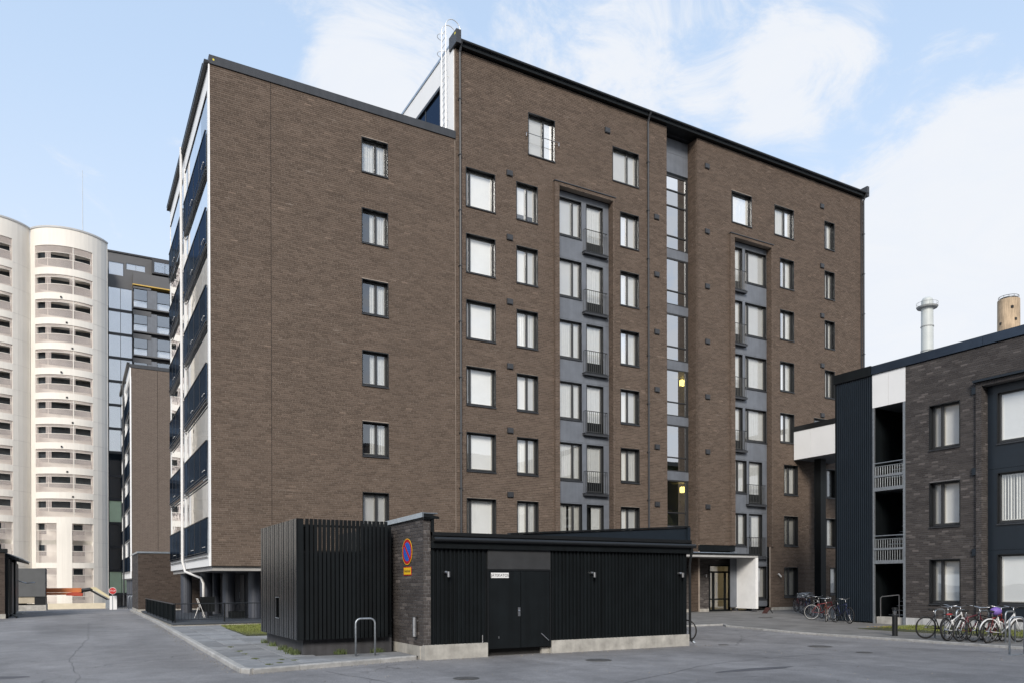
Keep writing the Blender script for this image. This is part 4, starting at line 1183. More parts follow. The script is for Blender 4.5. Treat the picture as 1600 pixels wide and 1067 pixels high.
def disc(name, r0, r1, x, material, yc=17.95, zc=2.67, seg=40):
    m = MB(); vs = []; fs = []
    for i in range(seg):
        a = 2*math.pi*i/seg
        for r in (r0, r1):
            vs.append((x, yc+r*math.cos(a), zc+r*math.sin(a))); vs.append((x+.006, yc+r*math.cos(a), zc+r*math.sin(a)))
    for i in range(seg):
        a = 4*i; b = 4*((i+1) % seg)
        fs += [(a, a+2, b+2, b), (a+2, a+3, b+3, b+2), (a+1, a, b, b+1), (a+3, a+1, b+1, b+3)]
    m.add(vs, fs); m.build(name, material, S2)
disc('rim', .31, .325, 7.160, mat('sign_yellow', (.75, .47, .02), .5, var=.03))
disc('red_ring', .235, .31, 7.160, mat('sign_red', (.42, .015, .02), .5, var=.03))
disc('blue_disc', 0.001, .235, 7.160, mat('sign_blue', (.02, .10, .46), .5, var=.03))
m = MB(); q = .19; w_ = .035
m.prism([(17.95+q+w_*.7, 2.67+q-w_*.7), (17.95+q-w_*.7, 2.67+q+w_*.7), (17.95-q-w_*.7, 2.67-q+w_*.7), (17.95-q+w_*.7, 2.67-q-w_*.7)], 'x', 7.155, 7.1595)
m.build('diagonal_bar', MATS['sign_red'], S2)
B(7.166, 7.178, 17.9, 18.0, 2.45, 2.9).build('bracket', GALV, S2)
S3 = thing('plate_sign', (7.17, 17.95, 2.1), 'yellow plate with red border and black lettering below the round sign', 'sign')
B(7.168, 7.176, 17.70, 18.20, 2.09, 2.30).build('border', MATS['sign_red'], S3)
B(7.164, 7.1675, 17.72, 18.18, 2.11, 2.28).build('plate', MATS['sign_yellow'], S3)
txt('Huoltotie', .10, S3, (7.162, 17.95, 2.195), (R(90), 0, R(-90)), SB_)
# ash bin
Ab = thing('ash_bin', (7.1, 17.33, .6), 'slim stainless steel tube ash bin fixed low on the dark brick wall', 'ash bin')
MB().cyl((7.10, 17.33), .055, .62, 1.08, 16).build('tube', STEEL, Ab)
MB().cyl((7.10, 17.33), .058, 1.08, 1.10, 16).build('lid', CHAR, Ab)
B(7.12, 7.18, 17.30, 17.36, .98, 1.02).build('bracket', STEEL, Ab)
# wall lamps
for i, (x, lab) in enumerate(((7.73, 'small steel wall lamp on the ribbed wall left of the shed doors'), (11.97, 'small steel wall lamp on the ribbed wall just right of the shed doors'), (15.03, 'small steel wall lamp near the right end of the shed wall'))):
    Lm = thing('wall_lamp', (x, YF-.02, 2.05), lab, 'lamp', 'wall lamps on the bin shed')
    MB().tube([(x, YF+.02, 2.15), (x, YF-.06, 2.16), (x+.02, YF-.10, 2.15)], .035, 8).build('arm', STEEL, Lm)
    MB().cyl((x+.04, YF-.12), .038, 2.04, 2.17, 12).build('lamp_head', STEEL, Lm)
Lm = thing('wall_lamp', (35.9, D-.02, 2.3), 'small white spotlight on the brick wall right of the entrance bay', 'lamp')
MB().tube([(35.62, D, 2.33), (35.62, D-.1, 2.33)], .03, 8).build('arm', STEEL, Lm)
MB().tube([(35.6, D-.1, 2.38), (35.78, D-.16, 2.2)], .05, 10).build('lamp_head', PIPE_W, Lm)
Lm = thing('wall_lamp', (30.7, YS-.05, 2.2), 'small steel lamp beside the entrance door', 'lamp')
MB().tube([(30.72, YS, 2.3), (30.72, YS-.1, 2.3)], .03, 8).build('arm', STEEL, Lm)
MB().cyl((30.72, YS-.1), .04, 2.18, 2.34, 10).build('lamp_head', STEEL, Lm)

# slatted hut
En = thing('slatted_shelter', (5.7, 20.4, .17), 'black slatted metal hut on a dark concrete plinth beside the pavement', 'shelter')
EX0, EX1, EY0, EY1, EZ0, EZ1 = 4.58, 6.83, 18.4, 22.4, .56, 3.43
B(4.77, 7.0, 18.62, 22.6, .1, .545).build('plinth', CONC_D, En)
B(4.74, 7.0, 18.59, 22.6, .546, .60).build('plinth_cap', BLACK2, En)
sm = MB().box(0, .076, 0, .05, 0, EZ1-EZ0).mesh('slat', BLACK2)
sm2 = MB().box(0, .05, 0, .155, 0, EZ1-EZ0).mesh('slat', mat('satin_black_paint', (.009, .011, .013), .27, var=.15, vs=1.5, streak=.35))
for i in range(20):
    x = EX0+.20+i*.1035
    link('slat', sm, En, Vector((x, EY0, EZ0))-W(En))
B(EX0+.02, EX0+.15, EY0-.005, EY0+.05, EZ0, EZ1).build('corner_post', BLACK2, En)
# left side: vertical boards with a slot
n = 24; p = (EY1-EY0)/n
sm3 = MB().box(0, .035, 0, p-.012, 0, EZ1-EZ0).mesh('slat', MATS['satin_black_paint'])
slot = (20.2, 20.56)
for i in range(n):
    y = EY0+i*p
    dx = (0, .012, .004)[i % 3]
    if slot[0]-.01 <= y < slot[1]-.08:
        me1 = MB().box(0, .035, 0, p-.012, 0, .46).mesh('slat', MATS['satin_black_paint']); me2 = MB().box(0, .035, 0, p-.012, .98, EZ1-EZ0).mesh('slat', MATS['satin_black_paint'])
        link('slat', me1, En, Vector((EX0+dx-.02, y, EZ0))-W(En)); link('slat', me2, En, Vector((EX0+dx-.02, y, EZ0))-W(En))
    else: link('slat', sm3, En, Vector((EX0+dx-.02, y, EZ0))-W(En))
m = MB(); m.box(EX0-.03, EX0-.021, slot[0]-.04, slot[1]-.02, EZ0+.45, EZ0+.465); m.box(EX0-.03, EX0-.021, slot[0]-.04, slot[1]-.02, EZ0+.975, EZ0+.99); m.build('slot_trim', ZINC, En)
B(EX0+.055, EX0+.10, EY0+.06, EY1, EZ0, 2.45).build('inner_panel', BLACK2, En)
B(EX0+.10, EX1, EY0+.07, EY0+.10, EZ0, 2.62).build('inner_panel', BLACK2, En)
B(EX0+.1, EX0+.42, EY0+.101, EY0+.12, 2.62, 3.3).build('inner_panel', BLACK2, En)
B(EX0+1.55, EX1, EY0+.101, EY0+.12, 2.62, 3.3).build('inner_panel', BLACK2, En)
for z in (2.62, 3.25): B(EX0+.1, EX1, EY0+.051, EY0+.068, z, z+.05).build('cross_rail', BLACK, En)
B(EX0+.02, EX0+.07, EY1-.06, EY1, EZ0, EZ1-.01).build('corner_post', STEEL, En)
B(EX1-.03, EX1+.2, EY0+.3, EY1, EZ0, EZ1-.1).build('inner_panel', BLACK2, En)

# hoop stand by the hut
def hoop(name, x0, y0, x1, y1, h, z, label, group=None, r=.024, base=True):
    t = thing(name, ((x0+x1)/2, (y0+y1)/2, z), label, 'bicycle stand', group)
    L_ = math.hypot(x1-x0, y1-y0); ux, uy = (x1-x0)/L_, (y1-y0)/L_; c = .12
    pts = [(x0, y0, z-.02), (x0, y0, z+h-c)]
    for i in range(1, 6): a = math.pi/2*i/6; pts.append((x0+ux*(c-c*math.cos(a)), y0+uy*(c-c*math.cos(a)), z+h-c+c*math.sin(a)))
    pts += [(x0+ux*c, y0+uy*c, z+h), (x1-ux*c, y1-uy*c, z+h)]
    for i in range(1, 6): a = math.pi/2*i/6; pts.append((x1-ux*(c-c*math.sin(a)), y1-uy*(c-c*math.sin(a)), z+h-c+c*math.cos(a)))
    pts += [(x1, y1, z+h-c), (x1, y1, z-.02)]
    MB().tube(pts, r, 8).build('tube', GALV, t, smooth=True)
    if base:
        for (x, y) in ((x0, y0), (x1, y1)): MB().cyl((x, y), .05, z-.005, z+.008, 12).build('foot_plate', GALV, t)
    return t
hoop('bicycle_stand', 5.80, 17.80, 6.27, 17.78, .90, g(17.8)+.078, 'single galvanised hoop stand in front of the slatted black hut')

# bollard light
b0 = thing('bollard_light', (23.35, 15.95, g(16)+.05), 'black bollard light with clear top at the pavement edge', 'bollard')
zb = g(16)+.05
MB().cyl((23.35, 15.95), .085, zb, zb+.68, 18).build('post', BLACK, b0)
MB().cyl((23.35, 15.95), .062, zb+.68, zb+.86, 18).build('lens', glass('clear_lens', .15, (.85, .85, .85)), b0)
MB().cyl((23.35, 15.95), .03, zb+.68, zb+.80, 12, r2=.055).build('reflector', STEEL, b0)
MB().cyl((23.35, 15.95), .087, zb+.86, zb+.93, 18).build('cap', BLACK, b0)

# manhole covers
for i, (x, y, rr, lab) in enumerate(((18.3, 14.8, .33, 'round iron manhole cover in the yard asphalt right of the shed'), (17.7, 12.95, .2, 'small iron cover in the asphalt nearest the right kerb'), (10.7, 14.85, .31, 'round iron manhole cover in front of the shed plinth'), (28.7, 26.3, .35, 'round iron cover in the paving before the entrance'), (16.4, 16.6, .15, 'little iron cover beside the shed corner'), (6.5, 13.3, .25, 'small dark cover low in the near asphalt'))):
    z = g(y)+(.052 if x > 22.5 else .002)
    t = thing('manhole_cover', (x, y, z), lab, 'manhole cover', 'manhole covers in the yard')
    MB().cyl((x, y), rr, z, z+.006, 28).build('ring', mat('worn_iron', (.12, .118, .115), .55, metal=.4, var=.3, vs=8), t)
    MB().cyl((x, y), rr*.86, z+.0062, z+.010, 28).build('lid', mat('dark_iron', (.095, .092, .09), .6, metal=.3, var=.3, vs=8), t)
# asphalt patches (repairs): thin sheets
PA = mat('patched_asphalt', (.09, .09, .098), .85, var=.3, vs=3, bump=.4, bs=110)
for i, (x, y, a, b) in enumerate(((-1.4, 18.0, .7, .3), (12.4, 11.6, 1.2, .18))):
    z = g(y)+.004
    MB().add  # noqa
    m = MB(); pts = [(x+a*math.cos(t)*random.uniform(.7, 1.1), y+b*math.sin(t)*random.uniform(.6, 1.1), z) for t in np.linspace(0, 6.28, 14)[:-1]]
    m.add(pts, [tuple(range(len(pts)))]); m.build('asphalt_patch', PA, kind='structure')

# tar-sealed cracks and grit on the asphalt
TAR = mat('tar', (.085, .085, .09), .6, var=.2)
def seam(pts, w):
    m = MB(); r_ = random.Random(len(pts)); P_ = []
    for (a, b) in zip(pts, pts[1:]):
        n_ = max(2, int(math.hypot(b[0]-a[0], b[1]-a[1])/.35))
        P_ += [(a[0]+(b[0]-a[0])*i/n_+r_.uniform(-.035, .035), a[1]+(b[1]-a[1])*i/n_+r_.uniform(-.035, .035)) for i in range(n_)]
    vs = []
    for i, p in enumerate(P_):
        q = P_[min(i+1, len(P_)-1)]; o_ = P_[max(i-1, 0)]; d = Vector((q[0]-o_[0], q[1]-o_[1])); d.normalize(); ww = w*r_.uniform(.5, 1.3)
        vs += [(p[0]-d.y*ww, p[1]+d.x*ww, g(p[1])+.004), (p[0]+d.y*ww, p[1]-d.x*ww, g(p[1])+.004)]
    m.add(vs, [(2*i, 2*i+2, 2*i+3, 2*i+1) for i in range(len(P_)-1)])
    m.build('tar_seam', TAR, kind='structure')
seam([(4.55, 15.9), (4.7, 14.9), (5.0, 13.6), (5.3, 12.2)], .009)
seam([(.55, 38), (.4, 28), (-.1, 21), (.1, 17.2), (-.2, 13)], .006)
seam([(8.6, 11.2), (12.4, 12.9), (16.5, 13.3), (19.6, 12.4), (21.8, 10.5)], .009)
seam([(16.6, 16.3), (19.0, 18.4), (21.6, 19.6)], .009)
gr_ = MB(); r = random.Random(12)
for _ in range(900):
    t_ = r.random()
    if t_ < .35: x, y = 2.9-abs(r.gauss(0, .12)), r.uniform(16.5, 34)
    elif t_ < .6: x = r.uniform(3, 16); y = (fy(x) if x < 7.1 else 16.88)-.08-abs(r.gauss(0, .12))
    elif t_ < .8: x, y = 22.1-abs(r.gauss(0, .15)), r.uniform(9, 19)
    else: x, y = r.uniform(-3, 21), r.uniform(9, 16)
    s_ = r.uniform(.006, .018); a = r.uniform(0, 6.28); z = g(y)+.001
    gr_.add([(x+s_*math.cos(a+q), y+s_*math.sin(a+q), z) for q in (0, 2.1, 4.2)]+[(x, y, z+s_)], [(0, 1, 3), (1, 2, 3), (2, 0, 3)])
o = gr_.build('grit', mat('grit_stone', (.20, .18, .15), .9, island=.6)); o['kind'] = 'stuff'; o['label'] = 'loose grit and litter along the kerbs'; o['category'] = 'grit'

# ------------------------------------------------------------------ bicycles
def bicycle(x, y, heading, label, frame, tyre_r=.34, group='bicycles parked at the right rack', lean=0., steer=0., saddle=None, basket=False, guard=False, rimc=None, step=False, bag=None, z=None, seat_h=.92):
    z = (g(y)+.05) if z is None else z
    t = thing('bicycle', (x, y, z), label, 'bicycle', group)
    t.rotation_euler = (lean, 0, heading)
    def part(m, name, material, parent=None, smooth=True):
        o = bpy.data.objects.new(name, m.mesh(name, material, smooth=smooth)); COL.objects.link(o); o.parent = parent or t; return o
    r = tyre_r; rh = Vector((-.50, 0, r)); fh = Vector((.56, 0, r)); bb = Vector((-.06, 0, r-.05))
    st = Vector((-.22, 0, seat_h-.18)); hd = Vector((.36, 0, .84)); hl = Vector((.40, 0, .68))
    f = MB()
    if step:
        f.tube([hl, (.1, 0, r+.08), bb], .024, 8); f.tube([hd-Vector((0, 0, .03)), (.05, 0, .52), st*.75+bb*.25], .02, 8)
    else:
        f.tube([hd-Vector((0, 0, .04)), st+Vector((.01, 0, -.04))], .017, 8); f.tube([hl, bb], .022, 8)
    f.tube([st, bb], .018, 8); f.tube([hd, hl], .022, 8)
    for s in (-1, 1):
        f.tube([st+Vector((0, .02*s, -.03)), rh+Vector((0, .055*s, 0))], .009, 6); f.tube([bb+Vector((0, .02*s, 0)), rh+Vector((0, .055*s, 0))], .010, 6)
    part(f, 'frame', frame)
    piv = bpy.data.objects.new('fork', None)
    fk = MB()
    for s in (-1, 1): fk.tube([hl+Vector((0, .045*s, -.02)), fh+Vector((0, .05*s, 0))], .012, 6)
    fk.tube([hl+Vector((0, -.05, -.02)), hl+Vector((0, .05, -.02))], .016, 6)
    part(fk, 'fork', frame)
    def wheel(c, st_=0):
        m = MB(); m.tube([c+Vector(((r-.018)*math.cos(a), 0, (r-.018)*math.sin(a))) for a in np.linspace(0, 2*math.pi, 33)[:-1]], .019, 6, closed=True)
        w = part(m, 'wheel', RUBBER)
        m = MB(); m.tube([c+Vector(((r-.042)*math.cos(a), 0, (r-.042)*math.sin(a))) for a in np.linspace(0, 2*math.pi, 33)[:-1]], .010, 5, closed=True); part(m, 'rim', rimc or DRIM, w)
        m = MB()
        for i in range(18):
            a = 2*math.pi*i/18; m.tube([c+Vector((0, .025*(-1)**i, 0)), c+Vector(((r-.045)*math.cos(a), 0, (r-.045)*math.sin(a)))], .0016, 3, cap=False)
        m.tube([c+Vector((0, -.05, 0)), c+Vector((0, .05, 0))], .018, 8)
        part(m, 'spokes', STEEL, w, False)
        if guard:
            m = MB(); rr = r+.03; pts = [c+Vector((rr*math.cos(a), 0, rr*math.sin(a))) for a in np.linspace(.3, 3.0, 12)]
            m.tube(pts, .022, 5); part(m, 'mudguard', frame, w)
    wheel(rh); wheel(fh)
    m = MB(); m.tube([bb+Vector((.10*math.cos(a), -.05, .10*math.sin(a))) for a in np.linspace(0, 2*math.pi, 17)[:-1]], .006, 4, closed=True)
    m.tube([bb+Vector((0, -.07, 0)), bb+Vector((0, .07, 0))], .016, 6)
    m.tube([bb+Vector((0, -.08, 0)), bb+Vector((.13, -.085, -.1)), bb+Vector((.13, -.16, -.1))], .011, 5); m.tube([bb+Vector((0, .08, 0)), bb+Vector((-.13, .085, .1)), bb+Vector((-.13, .16, .1))], .011, 5)
    m.tube([bb+Vector((0, -.05, .1)), rh+Vector((0, -.05, .035))], .005, 4); m.tube([bb+Vector((0, -.05, -.1)), rh+Vector((0, -.05, -.035))], .005, 4)
    part(m, 'crankset', BLACK)
    m = MB(); m.tube([st, st+Vector((-.05, 0, .15))], .013, 6); part(m, 'seat_post', STEEL)
    m = MB(); sp = st+Vector((-.06, 0, .17)); m.sphere(sp+Vector((-.06, 0, 0)), .085, 10, 6, sc=(1.1, .95, .4)); m.sphere(sp+Vector((.06, 0, .0)), .045, 8, 5, sc=(2.0, .7, .5))
    part(m, 'saddle', saddle or RUBBER)
    m = MB(); hb_ = hd+Vector((-.03, 0, .16)); m.tube([hd, hb_], .014, 6)
    m.tube([hb_+Vector((-.16, -.30, .05)), hb_+Vector((-.02, -.20, .03)), hb_+Vector((.03, 0, 0)), hb_+Vector((-.02, .20, .03)), hb_+Vector((-.16, .30, .05))], .012, 6)
    part(m, 'handlebar', STEEL)
    m = MB()
    for s in (-1, 1): m.tube([hb_+Vector((-.17, .305*s, .05)), hb_+Vector((-.07, .245*s, .042))], .018, 6)
    part(m, 'grip', RUBBER)
    if basket:
        m = MB()
        for zz in (0, .08, .16, .24):
            k = .8+.2*zz/.24
            m.tube([(.42, -.18*k, .82+zz), (.74, -.18*k, .82+zz), (.74, .18*k, .82+zz), (.42, .18*k, .82+zz)], .006, 4, closed=True)
        for i in range(7): y_ = -.18+.06*i; m.tube([(.42, y_*.8, .82), (.42, y_, 1.06)], .004, 3); m.tube([(.74, y_*.8, .82), (.74, y_, 1.06)], .004, 3)
        for i in range(6): x_ = .42+.064*i; m.tube([(x_, -.145, .82), (x_, -.18, 1.06)], .004, 3); m.tube([(x_, .145, .82), (x_, .18, 1.06)], .004, 3); m.tube([(x_, -.145, .82), (x_, .145, .82)], .004, 3)
        part(m, 'basket', GALV, None, False)
    if bag:
        m = MB(); m.sphere(sp+Vector((-.02, 0, .0)), .16, 12, 8, sc=(1.1, .85, .75)); part(m, 'saddle_cover', bag)
    m = MB(); m.tube([(-.1, .07, r-.06), (-.2, .2, .012)], .009, 5); part(m, 'kickstand', STEEL)
    return t
DRIM = mat('dull_rim', (.16, .16, .165), .4, metal=.6, var=.05)
BK = mat('bike_black', (.015, .015, .017), .3, var=.05); BWH = mat('bike_white', (.68, .68, .68), .3, var=.04)
BRED = mat('bike_red', (.17, .02, .022), .3, var=.05); BBL = mat('bike_blue', (.012, .018, .06), .3, var=.05); BGR = mat('bike_grey', (.25, .26, .27), .3, metal=.4, var=.05)
BMAR = mat('bike_maroon', (.12, .02, .03), .3, var=.05)
PURP = mat('purple_cover', (.20, .12, .42), .6, var=.15, vs=20); REDS = mat('red_saddle', (.35, .04, .04), .5, var=.1)
WRIM = mat('white_rim', (.6, .6, .6), .4, var=.05)
Gr = 'bicycles parked at the hoop rack by the right building'
GZ = g(14)+.05
bicycle(23.49, 14.5, R(-23), 'black bicycle with its rear wheel clear of the first hoop, nearest the bollard', BK, .35, Gr, lean=.04, rimc=BK)
bicycle(23.1, 13.75, R(3), 'small white and red bicycle between the first two hoops', BWH, .33, Gr, lean=-.08, saddle=REDS, seat_h=.80)
bicycle(23.35, 13.95, R(186), 'grey bicycle facing the street, beside the small white and red one', BGR, .34, Gr, lean=.06)
bicycle(23.2, 13.40, R(-4), 'dark maroon bicycle in the middle of the rack', BMAR, .34, Gr, lean=.05)
bicycle(23.35, 13.05, R(176), 'black bicycle in the middle of the rack with wide handlebar', BK, .35, Gr, lean=-.05)
bicycle(23.25, 12.75, R(8), 'red bicycle just behind the white step-through bicycle', BRED, .34, Gr, lean=.06)
bicycle(23.45, 12.62, R(-14), 'white step-through bicycle with purple saddle cover at the end of the rack', BWH, .33, Gr, lean=.05, guard=True, step=True, bag=PURP)
hg = 'galvanised hoops of the right bicycle rack'
for i, (yy_, lab) in enumerate(((14.6, 'galvanised hoop nearest the bollard, black wheel beside it'), (13.93, 'galvanised hoop behind the small white bicycle'), (13.25, 'galvanised hoop in the middle of the parked bicycles'), (12.5, 'galvanised hoop behind the white step-through bicycle'))):
    hoop('bicycle_stand', 23.36, yy_, 23.86, yy_, .90, GZ, lab, hg)
hoop('bicycle_stand', 20.18, 10.70, 20.56, 10.55, .93, g(10), 'galvanised hoop standing alone in front of the rack at the right edge', hg)
B(20.05, 20.75, 10.55, 10.70, g(10), g(10)+.012).build('ground_rail', GALV, label='flat galvanised floor rail under the lone hoop at the right edge', category='rail')
G2 = 'bicycles parked by the ribbed tower and the back wall'
bicycle(36.7, 30.9, R(255), 'grey bicycle against the back brick wall, leftmost of the row', BGR, .35, G2, lean=.06, z=g(31)+.05)
bicycle(36.0, 30.3, R(250), 'dark bicycle with a wire basket in the row by the back wall', BK, .35, G2, lean=-.05, basket=True, z=g(30)+.05)
bicycle(35.0, 29.6, R(245), 'maroon bicycle in the row by the back wall', BMAR, .35, G2, lean=.06, z=g(30)+.05)
bicycle(33.9, 28.4, R(60), 'red bicycle half hidden in the row by the back wall', BRED, .35, G2, lean=.06, z=g(28)+.05, basket=True)
bicycle(33.1, 27.6, R(60), 'dark bicycle with white saddle squeezed into the middle of the back row', BK, .35, G2, lean=-.07, saddle=WRIM, z=g(27.6)+.05)
bicycle(30.6, 24.9, R(240), 'grey bicycle standing behind the white-rimmed one near the tower', BGR, .35, G2, lean=.07, z=g(25)+.05)
bicycle(32.3, 26.9, R(235), 'blue bicycle half hidden behind the white-rimmed one', BBL, .35, G2, lean=-.06, z=g(27)+.05)
bicycle(29.45, 23.65, R(-32), 'dark red bicycle with white-rimmed wheels turned side-on beside the ribbed tower', BRED, .36, G2, lean=.05, rimc=WRIM, z=g(23.7)+.05)
bicycle(28.6, 22.75, R(215), 'bicycle with small wheels and rust red frame in front of the white-rimmed one', mat('bike_rust', (.10, .03, .02), .4), .31, G2, lean=.05, rimc=WRIM, z=g(22.7)+.05)
bicycle(28.2, 21.7, R(250), 'dark blue city bicycle nearest the ribbed tower with handlebar towards the yard', BBL, .35, G2, lean=.04, z=g(21.7)+.05)
bicycle(16.12, 18.62, R(-65), 'bicycle parked behind the bin shed, one wheel showing past the corner', BK, .34, 'bicycle behind the shed', lean=.03, z=g(18.3))
# small tilted sandwich board near the entrance
t = thing('sandwich_board', (32.0, 29.6, .26), 'small tilted red and black board standing on the paving by the white wall', 'board')
MB().prism([(31.75, g(29)+.05), (31.8, g(29)+.05), (32.1, g(29)+.36), (32.05, g(29)+.36)], 'y', 29.05, 29.35).build('board', mat('rust_board', (.05, .018, .015), .6, var=.3, vs=12), t)
MB().tube([(32.05, 29.15, g(29)+.40), (32.35, 29.15, g(29)+.05)], .02, 5).build('leg', BLACK, t)
# yellow leaves by the grass
lv = MB(); r = random.Random(4)
for _ in range(160):
    x, y = r.gauss(27.0, .35), r.gauss(18.9, .2)
    if r.random() < .3: x, y = r.uniform(26, 29), r.uniform(12, 18.6)
    a = r.uniform(0, 6.28); s = .035; z = g(y)+.065+r.uniform(.02, .03)
    lv.add([(x+s*math.cos(a), y+s*math.sin(a), z), (x+s*math.cos(a+2), y+s*math.sin(a+2), z+.01), (x+s*math.cos(a+4), y+s*math.sin(a+4), z+.004)], [(0, 1, 2)])
o = lv.build('fallen_leaves', mat('yellow_leaf', (.5, .30, .03), .7, island=.3)); o['kind'] = 'stuff'; o['label'] = 'yellow fallen leaves on the grass strip'; o['category'] = 'leaves'

# ================================================================== FAR THINGS
# chimneys
def chimney(x, y, rb, rt, z1, label, body, style):
    c = thing('chimney', (x, y, 0), label, 'chimney')
    MB().cyl((x, y), rb, -1, z1, 36, r2=rt).build('shaft', body, c, smooth=False)
    if style == 'white':
        z = z1-5
        while z > 20: MB().cyl((x, y), rt+.13+(z1-z)*(rb-rt)/z1, z, z+.22, 36).build('band', mat('chimney_band', (.3, .31, .31), .6), c); z -= 6.2
        MB().cyl((x, y), rt+.95, z1-.2, z1+.15, 30, r2=rt+1.15).build('platform', MATS['chimney_band'], c)
        m = MB(); m.tube([(x+(rt+1.1)*math.cos(a), y+(rt+1.1)*math.sin(a), z1+1.1) for a in np.linspace(0, 6.283, 25)[:-1]], .05, 4, closed=True)
        for a in np.linspace(0, 6.283, 17)[:-1]: m.tube([(x+(rt+1.1)*math.cos(a), y+(rt+1.1)*math.sin(a), z1+.1), (x+(rt+1.1)*math.cos(a), y+(rt+1.1)*math.sin(a), z1+1.1)], .04, 4)
        m.build('platform_railing', MATS['chimney_band'], c)
        MB().cyl((x, y), rt*.95, z1+.15, z1+1.7, 30).build('cowl', body, c); MB().sphere((x, y, z1+1.7), rt*.95, 20, 10, sc=(1, 1, .75)).build('dome', body, c, smooth=True)
    else:
        MB().cyl((x, y), rt*.8, z1, z1+.6, 30).build('rim', CHAR, c)
        m = MB(); m.tube([(x+rt*.9*math.cos(a), y+rt*.9*math.sin(a), z1+1.0) for a in np.linspace(0, 6.283, 25)[:-1]], .08, 4, closed=True)
        for a in np.linspace(0, 6.283, 13)[:-1]: m.tube([(x+rt*.9*math.cos(a), y+rt*.9*math.sin(a), z1), (x+rt*.9*math.cos(a), y+rt*.9*math.sin(a), z1+1.0)], .07, 4)
        m.build('top_railing', CHAR, c)
        for (px, zz) in ((1, z1-3.2), (-2.2, z1-7.6), (1.9, z1-6.8), (.2, z1-11.2)):
            v = Vector((-x, -y, 0)).normalized(); rgt = Vector((-v.y, v.x, 0)); p_ = Vector((x, y, 0))+v*math.sqrt(max(.1, rt*rt-px*px*.9))+rgt*px*.9
            B(p_.x-.3, p_.x+.3, p_.y-.3, p_.y+.3, zz, zz+.7).build('opening', DARKROOM, c)
    return c
chimney(191.5, 121.6, 1.62, 1.42, 72.2, 'pale grey steel chimney with a domed top behind the right roof', mat('pale_chimney_steel', (.45, .475, .47), .5, var=.08, vs=.4), 'white')
chimney(246.5, 130.8, 3.3, 2.95, 86.6, 'thick weathered beige concrete chimney behind the far right roof', mat('beige_chimney', (.40, .30, .20), .8, var=.3, vs=.25, streak=.3), 'beige')

